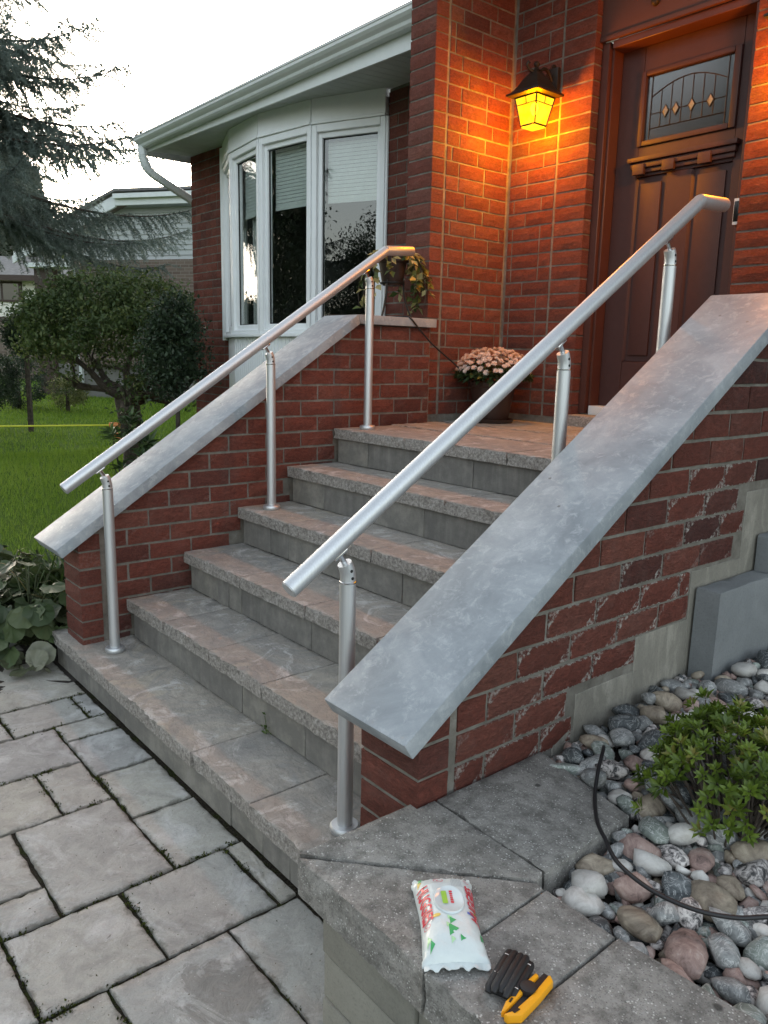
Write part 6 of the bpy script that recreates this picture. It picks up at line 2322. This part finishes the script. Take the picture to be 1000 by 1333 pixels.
street_tree((-1.2, -10.5, 0.0), 'broad dark street tree mirrored in the bow window')
def far_tree(src, loc, rz, sc_, label):
    dup(src, loc, rz, label, sc_)
st0 = bpy.data.objects['street_tree']
dup(st0, (-10.5, -7.5, 0.0), 1.0, 'large dark street tree at the far bend, mirrored in the middle pane', 1.55)
dup(st0, (-14.0, -9.5, 0.0), 2.2, 'large dark street tree furthest along the street', 1.7)
dup(st0, (-7.2, -11.0, 0.0), 3.1, 'large dark street tree between the spruce and the far bend', 1.5)
# clipped hedge along the street, also seen only in the glass
hd = []
while len(hd) < 420:
    hd.append((R.uniform(-8, 5), -11.8+R.uniform(-0.5, 0.5), R.uniform(0.1, 1.9)))
hroot = empty('hedge', (-1.5, -11.8, 0), 'long dark hedge across the street, mirrored in the window', 'hedge')
leafy_crown('foliage', hd, 36, 0.17, 0.12, M['treeleafdark'], (-1.5, -11.8, 0), hroot, 1.0)

# --- yellow cord with its orange connector
cn = Vector((-5.02, 2.12, 0.60))
o = MB().tube(smooth_path([(-9.4, -2.6, 0.62), (-7.6, -0.6, 0.55), (-6.2, 0.80, 0.555), cn+Vector((-0.01, -0.01, 0.008))], 8), 0.0085, 8).build('cord', M['yellowcord'], smooth=True)
tag(o, 'yellow cord stretched across the lawn to the small tree', 'cord')
pg = empty('cord_connector', cn, 'orange and ivory connector where the yellow cord ends by the small tree', 'connector')
MB().tube([cn+Vector((-0.02, -0.02, 0.012)), cn+Vector((0.03, 0.03, 0.012)), cn+Vector((0.055, 0.06, 0.005))], [0.026, 0.030, 0.024], 12).build('cap', M['orange'], pg, smooth=True)
MB().tube([cn+Vector((0.02, 0.02, -0.005)), cn+Vector((0.02, 0.025, -0.085))], [0.020, 0.022], 12).build('sleeve', M['ivory'], pg, smooth=True)
MB().tube([cn+Vector((0.02, 0.025, -0.086)), cn+Vector((0.05, 0.06, -0.135)), cn+Vector((0.075, 0.09, -0.145))], [0.026, 0.026, 0.018], 12).build('plug', M['orange'], pg, smooth=True)
o = MB().tube(smooth_path([cn+Vector((0.075, 0.09, -0.145)), cn+Vector((0.16, 0.18, -0.15)), (-5.16, 2.44, 0.44), (-5.20, 2.58, 0.43), (-5.36, 2.60, 0.44), (-5.44, 2.50, 0.45), (-5.42, 2.36, 0.45), (-5.30, 2.30, 0.44), (-5.18, 2.36, 0.43)], 6), 0.012, 8).build('hose', M['rubber'], smooth=True)
tag(o, 'dark hose looped round the trunk of the small tree', 'hose')

# ================================================================== HOUSES BEYOND
Q0 = Vector((-17.515, 5.47, 0.0))
tt_ = Vector((0.829, 0.5593, 0))
bk = Vector((-0.5593, 0.829, 0))          # away from us
nh = empty('neighbour_house', (Q0.x, Q0.y, 0.2), 'pale sided neighbouring house with a low gable beyond the lawn', 'house')
def nbx(name, mat, s0, s1, d0, d1, z0, z1, parent=None, bevel=0):
    b = MB().obox((0, 0, 0), tt_, bk, Z3, s0, s1, d0, d1, z0, z1)
    org = Q0+tt_*((s0+s1)/2)+bk*((d0+d1)/2)+Z3*z0
    b.v = [tuple(Vector(v)+Q0) for v in b.v]
    return b.build(name, mat, parent or nh, org=org, bevel=bevel)
def rake_z(s): return 3.62+(s+0.71)*0.412
ft = nbx('foundation', M['farconc'], -0.42, 9.0, 0.0, 8.0, -0.1, 1.03)
b = MB().obox((0, 0, 0), Vector((1, 0, 0)), Vector((0, 0, 1)), Vector((0, -1, 0)), 0.0, 8.15, 0.0, 2.44, -0.005, 0.2)
wallo = link('brick_wall', b.mesh('brick_wall', M['farbrick']), Q0+tt_*0.86+bk*0.006+Z3*1.03, math.atan2(tt_.y, tt_.x), nh)
k = 0
z = 3.47
while z < 4.80:
    z2 = z+0.118
    s_lo = max(-0.30, (z+0.10-3.62)/0.412-0.71+0.10)
    if z < 3.62:
        s_lo = -0.25
    b = MB().prism([Q0+tt_*s_lo-bk*0.012+Z3*z, Q0+tt_*9.0-bk*0.012+Z3*z, Q0+tt_*9.0+bk*0.012+Z3*(z2+0.004), Q0+tt_*(s_lo+0.24)+bk*0.012+Z3*(z2+0.004)], bk*0.03)
    b.build('siding_board', M['siding'], nh)
    z = z2
nbx('gable_core', M['siding'], 2.2, 9.0, 0.05, 0.1, 3.45, 4.80)
nbx('gable_core', M['siding'], -0.2, 2.2, 0.05, 0.1, 3.45, 3.75)
for (off, dz, th, nm) in ((-0.34, 0.0, 0.17, 'rake_board'), (-0.30, 0.11, 0.09, 'rake_trim')):
    P = [(-0.80, rake_z(-0.80)+dz), (2.15, rake_z(2.15)+dz), (2.15, rake_z(2.15)+dz-th), (-0.80, rake_z(-0.80)+dz-th)]
    MB().prism([Q0+tt_*s+bk*off+Z3*z for s, z in P], bk*0.06).build(nm, M['whiteal'], nh)
nbx('eave_board', M['whiteal'], 2.155, 9.2, -0.34, -0.28, 4.66, 4.83)
nbx('eave_gutter', M['whiteal'], 2.155, 9.2, -0.44, -0.345, 4.80, 4.90)
b = MB().prism([Q0+tt_*s+bk*(-0.36)+Z3*z for s, z in ((-0.84, rake_z(-0.84)+0.17), (2.15, rake_z(2.15)+0.17), (9.2, 4.93), (9.2, 4.99), (2.13, rake_z(2.15)+0.23), (-0.84, rake_z(-0.84)+0.23))], bk*8.5)
b.build('roof', M['shingle'], nh)
nbx('eave_return', M['whiteal'], -0.50, 0.72, -0.30, 0.30, 3.32, 3.43)
nbx('porch_post', M['browntrim'], -0.40, 0.08, -0.10, 0.30, 0.2, 3.315)
nbx('corner_board', M['whiteal'], 0.70, 0.86, -0.05, 0.05, 2.0, 3.32)
nbx('downspout', M['whiteal'], 0.75, 0.83, -0.09, -0.01, 0.34, 2.6)
nbx('porch_back_wall', M['farconc'], 0.2, 0.86, 0.4, 0.5, 1.0, 3.3)  # wall set back inside the open porch
wn_ = nbx('window', M['winblack'], 2.03, 3.13, -0.04, 0.02, 0.34, 0.83)
nbx('pane', M['farglass'], 2.12, 2.55, -0.046, -0.041, 0.42, 0.76, wn_)
nbx('pane', M['farglass'], 2.64, 3.04, -0.046, -0.041, 0.42, 0.76, wn_)
nbx('window_paper', M['blind'], 2.66, 2.86, -0.0475, -0.0465, 0.45, 0.66, wn_)
# white house further back
Q2 = Vector((-29.7, 8.1, 0.0))
t2_ = Vector((0.65, 0.76, 0)).normalized()
b2 = Vector((-t2_.y, t2_.x, 0))
wh = empty('white_house', (Q2.x, Q2.y, 0.2), 'white stucco house with a brown window seen past the dark porch post', 'house')
def wbx(name, mat, s0, s1, d0, d1, z0, z1, parent=None):
    b = MB().obox(Q2, t2_, b2, Z3, s0, s1, d0, d1, z0, z1)
    return b.build(name, mat, parent or wh)
wbx('wall', M['stucco'], -8, 1.0, 0, 6, 0.2, 3.95)
wbx('side_wing', M['browntrim'], 1.0, 4.5, 0.2, 6, 0.2, 3.70)
b = MB().prism([Q2+b2*(-0.5)+Z3*3.95-t2_*8.4, Q2+b2*(-0.5)+Z3*3.95+t2_*4.6, Q2+b2*3.0+Z3*5.0+t2_*4.6, Q2+b2*3.0+Z3*5.0-t2_*8.4], (0, 0, 0.12))
b.build('roof', M['shingle'], wh)
wbx('fascia', M['browntrim'], -8.4, 4.6, -0.56, -0.51, 3.86, 4.06)
w2 = wbx('window', M['browntrim'], -1.5, 0.10, -0.06, -0.005, 3.10, 3.86)
wbx('pane', M['farglass'], -0.62, -0.02, -0.07, -0.061, 3.18, 3.78, w2)
wbx('pane', M['farglass'], -1.40, -0.70, -0.07, -0.061, 3.18, 3.78, w2)
wbx('brown_band', M['browntrim'], -8, 1.0, -0.03, -0.003, 2.35, 2.55)
wbx('wall', M['farbrick'], -8.0, 1.0, -0.028, -0.003, 0.2, 2.349)
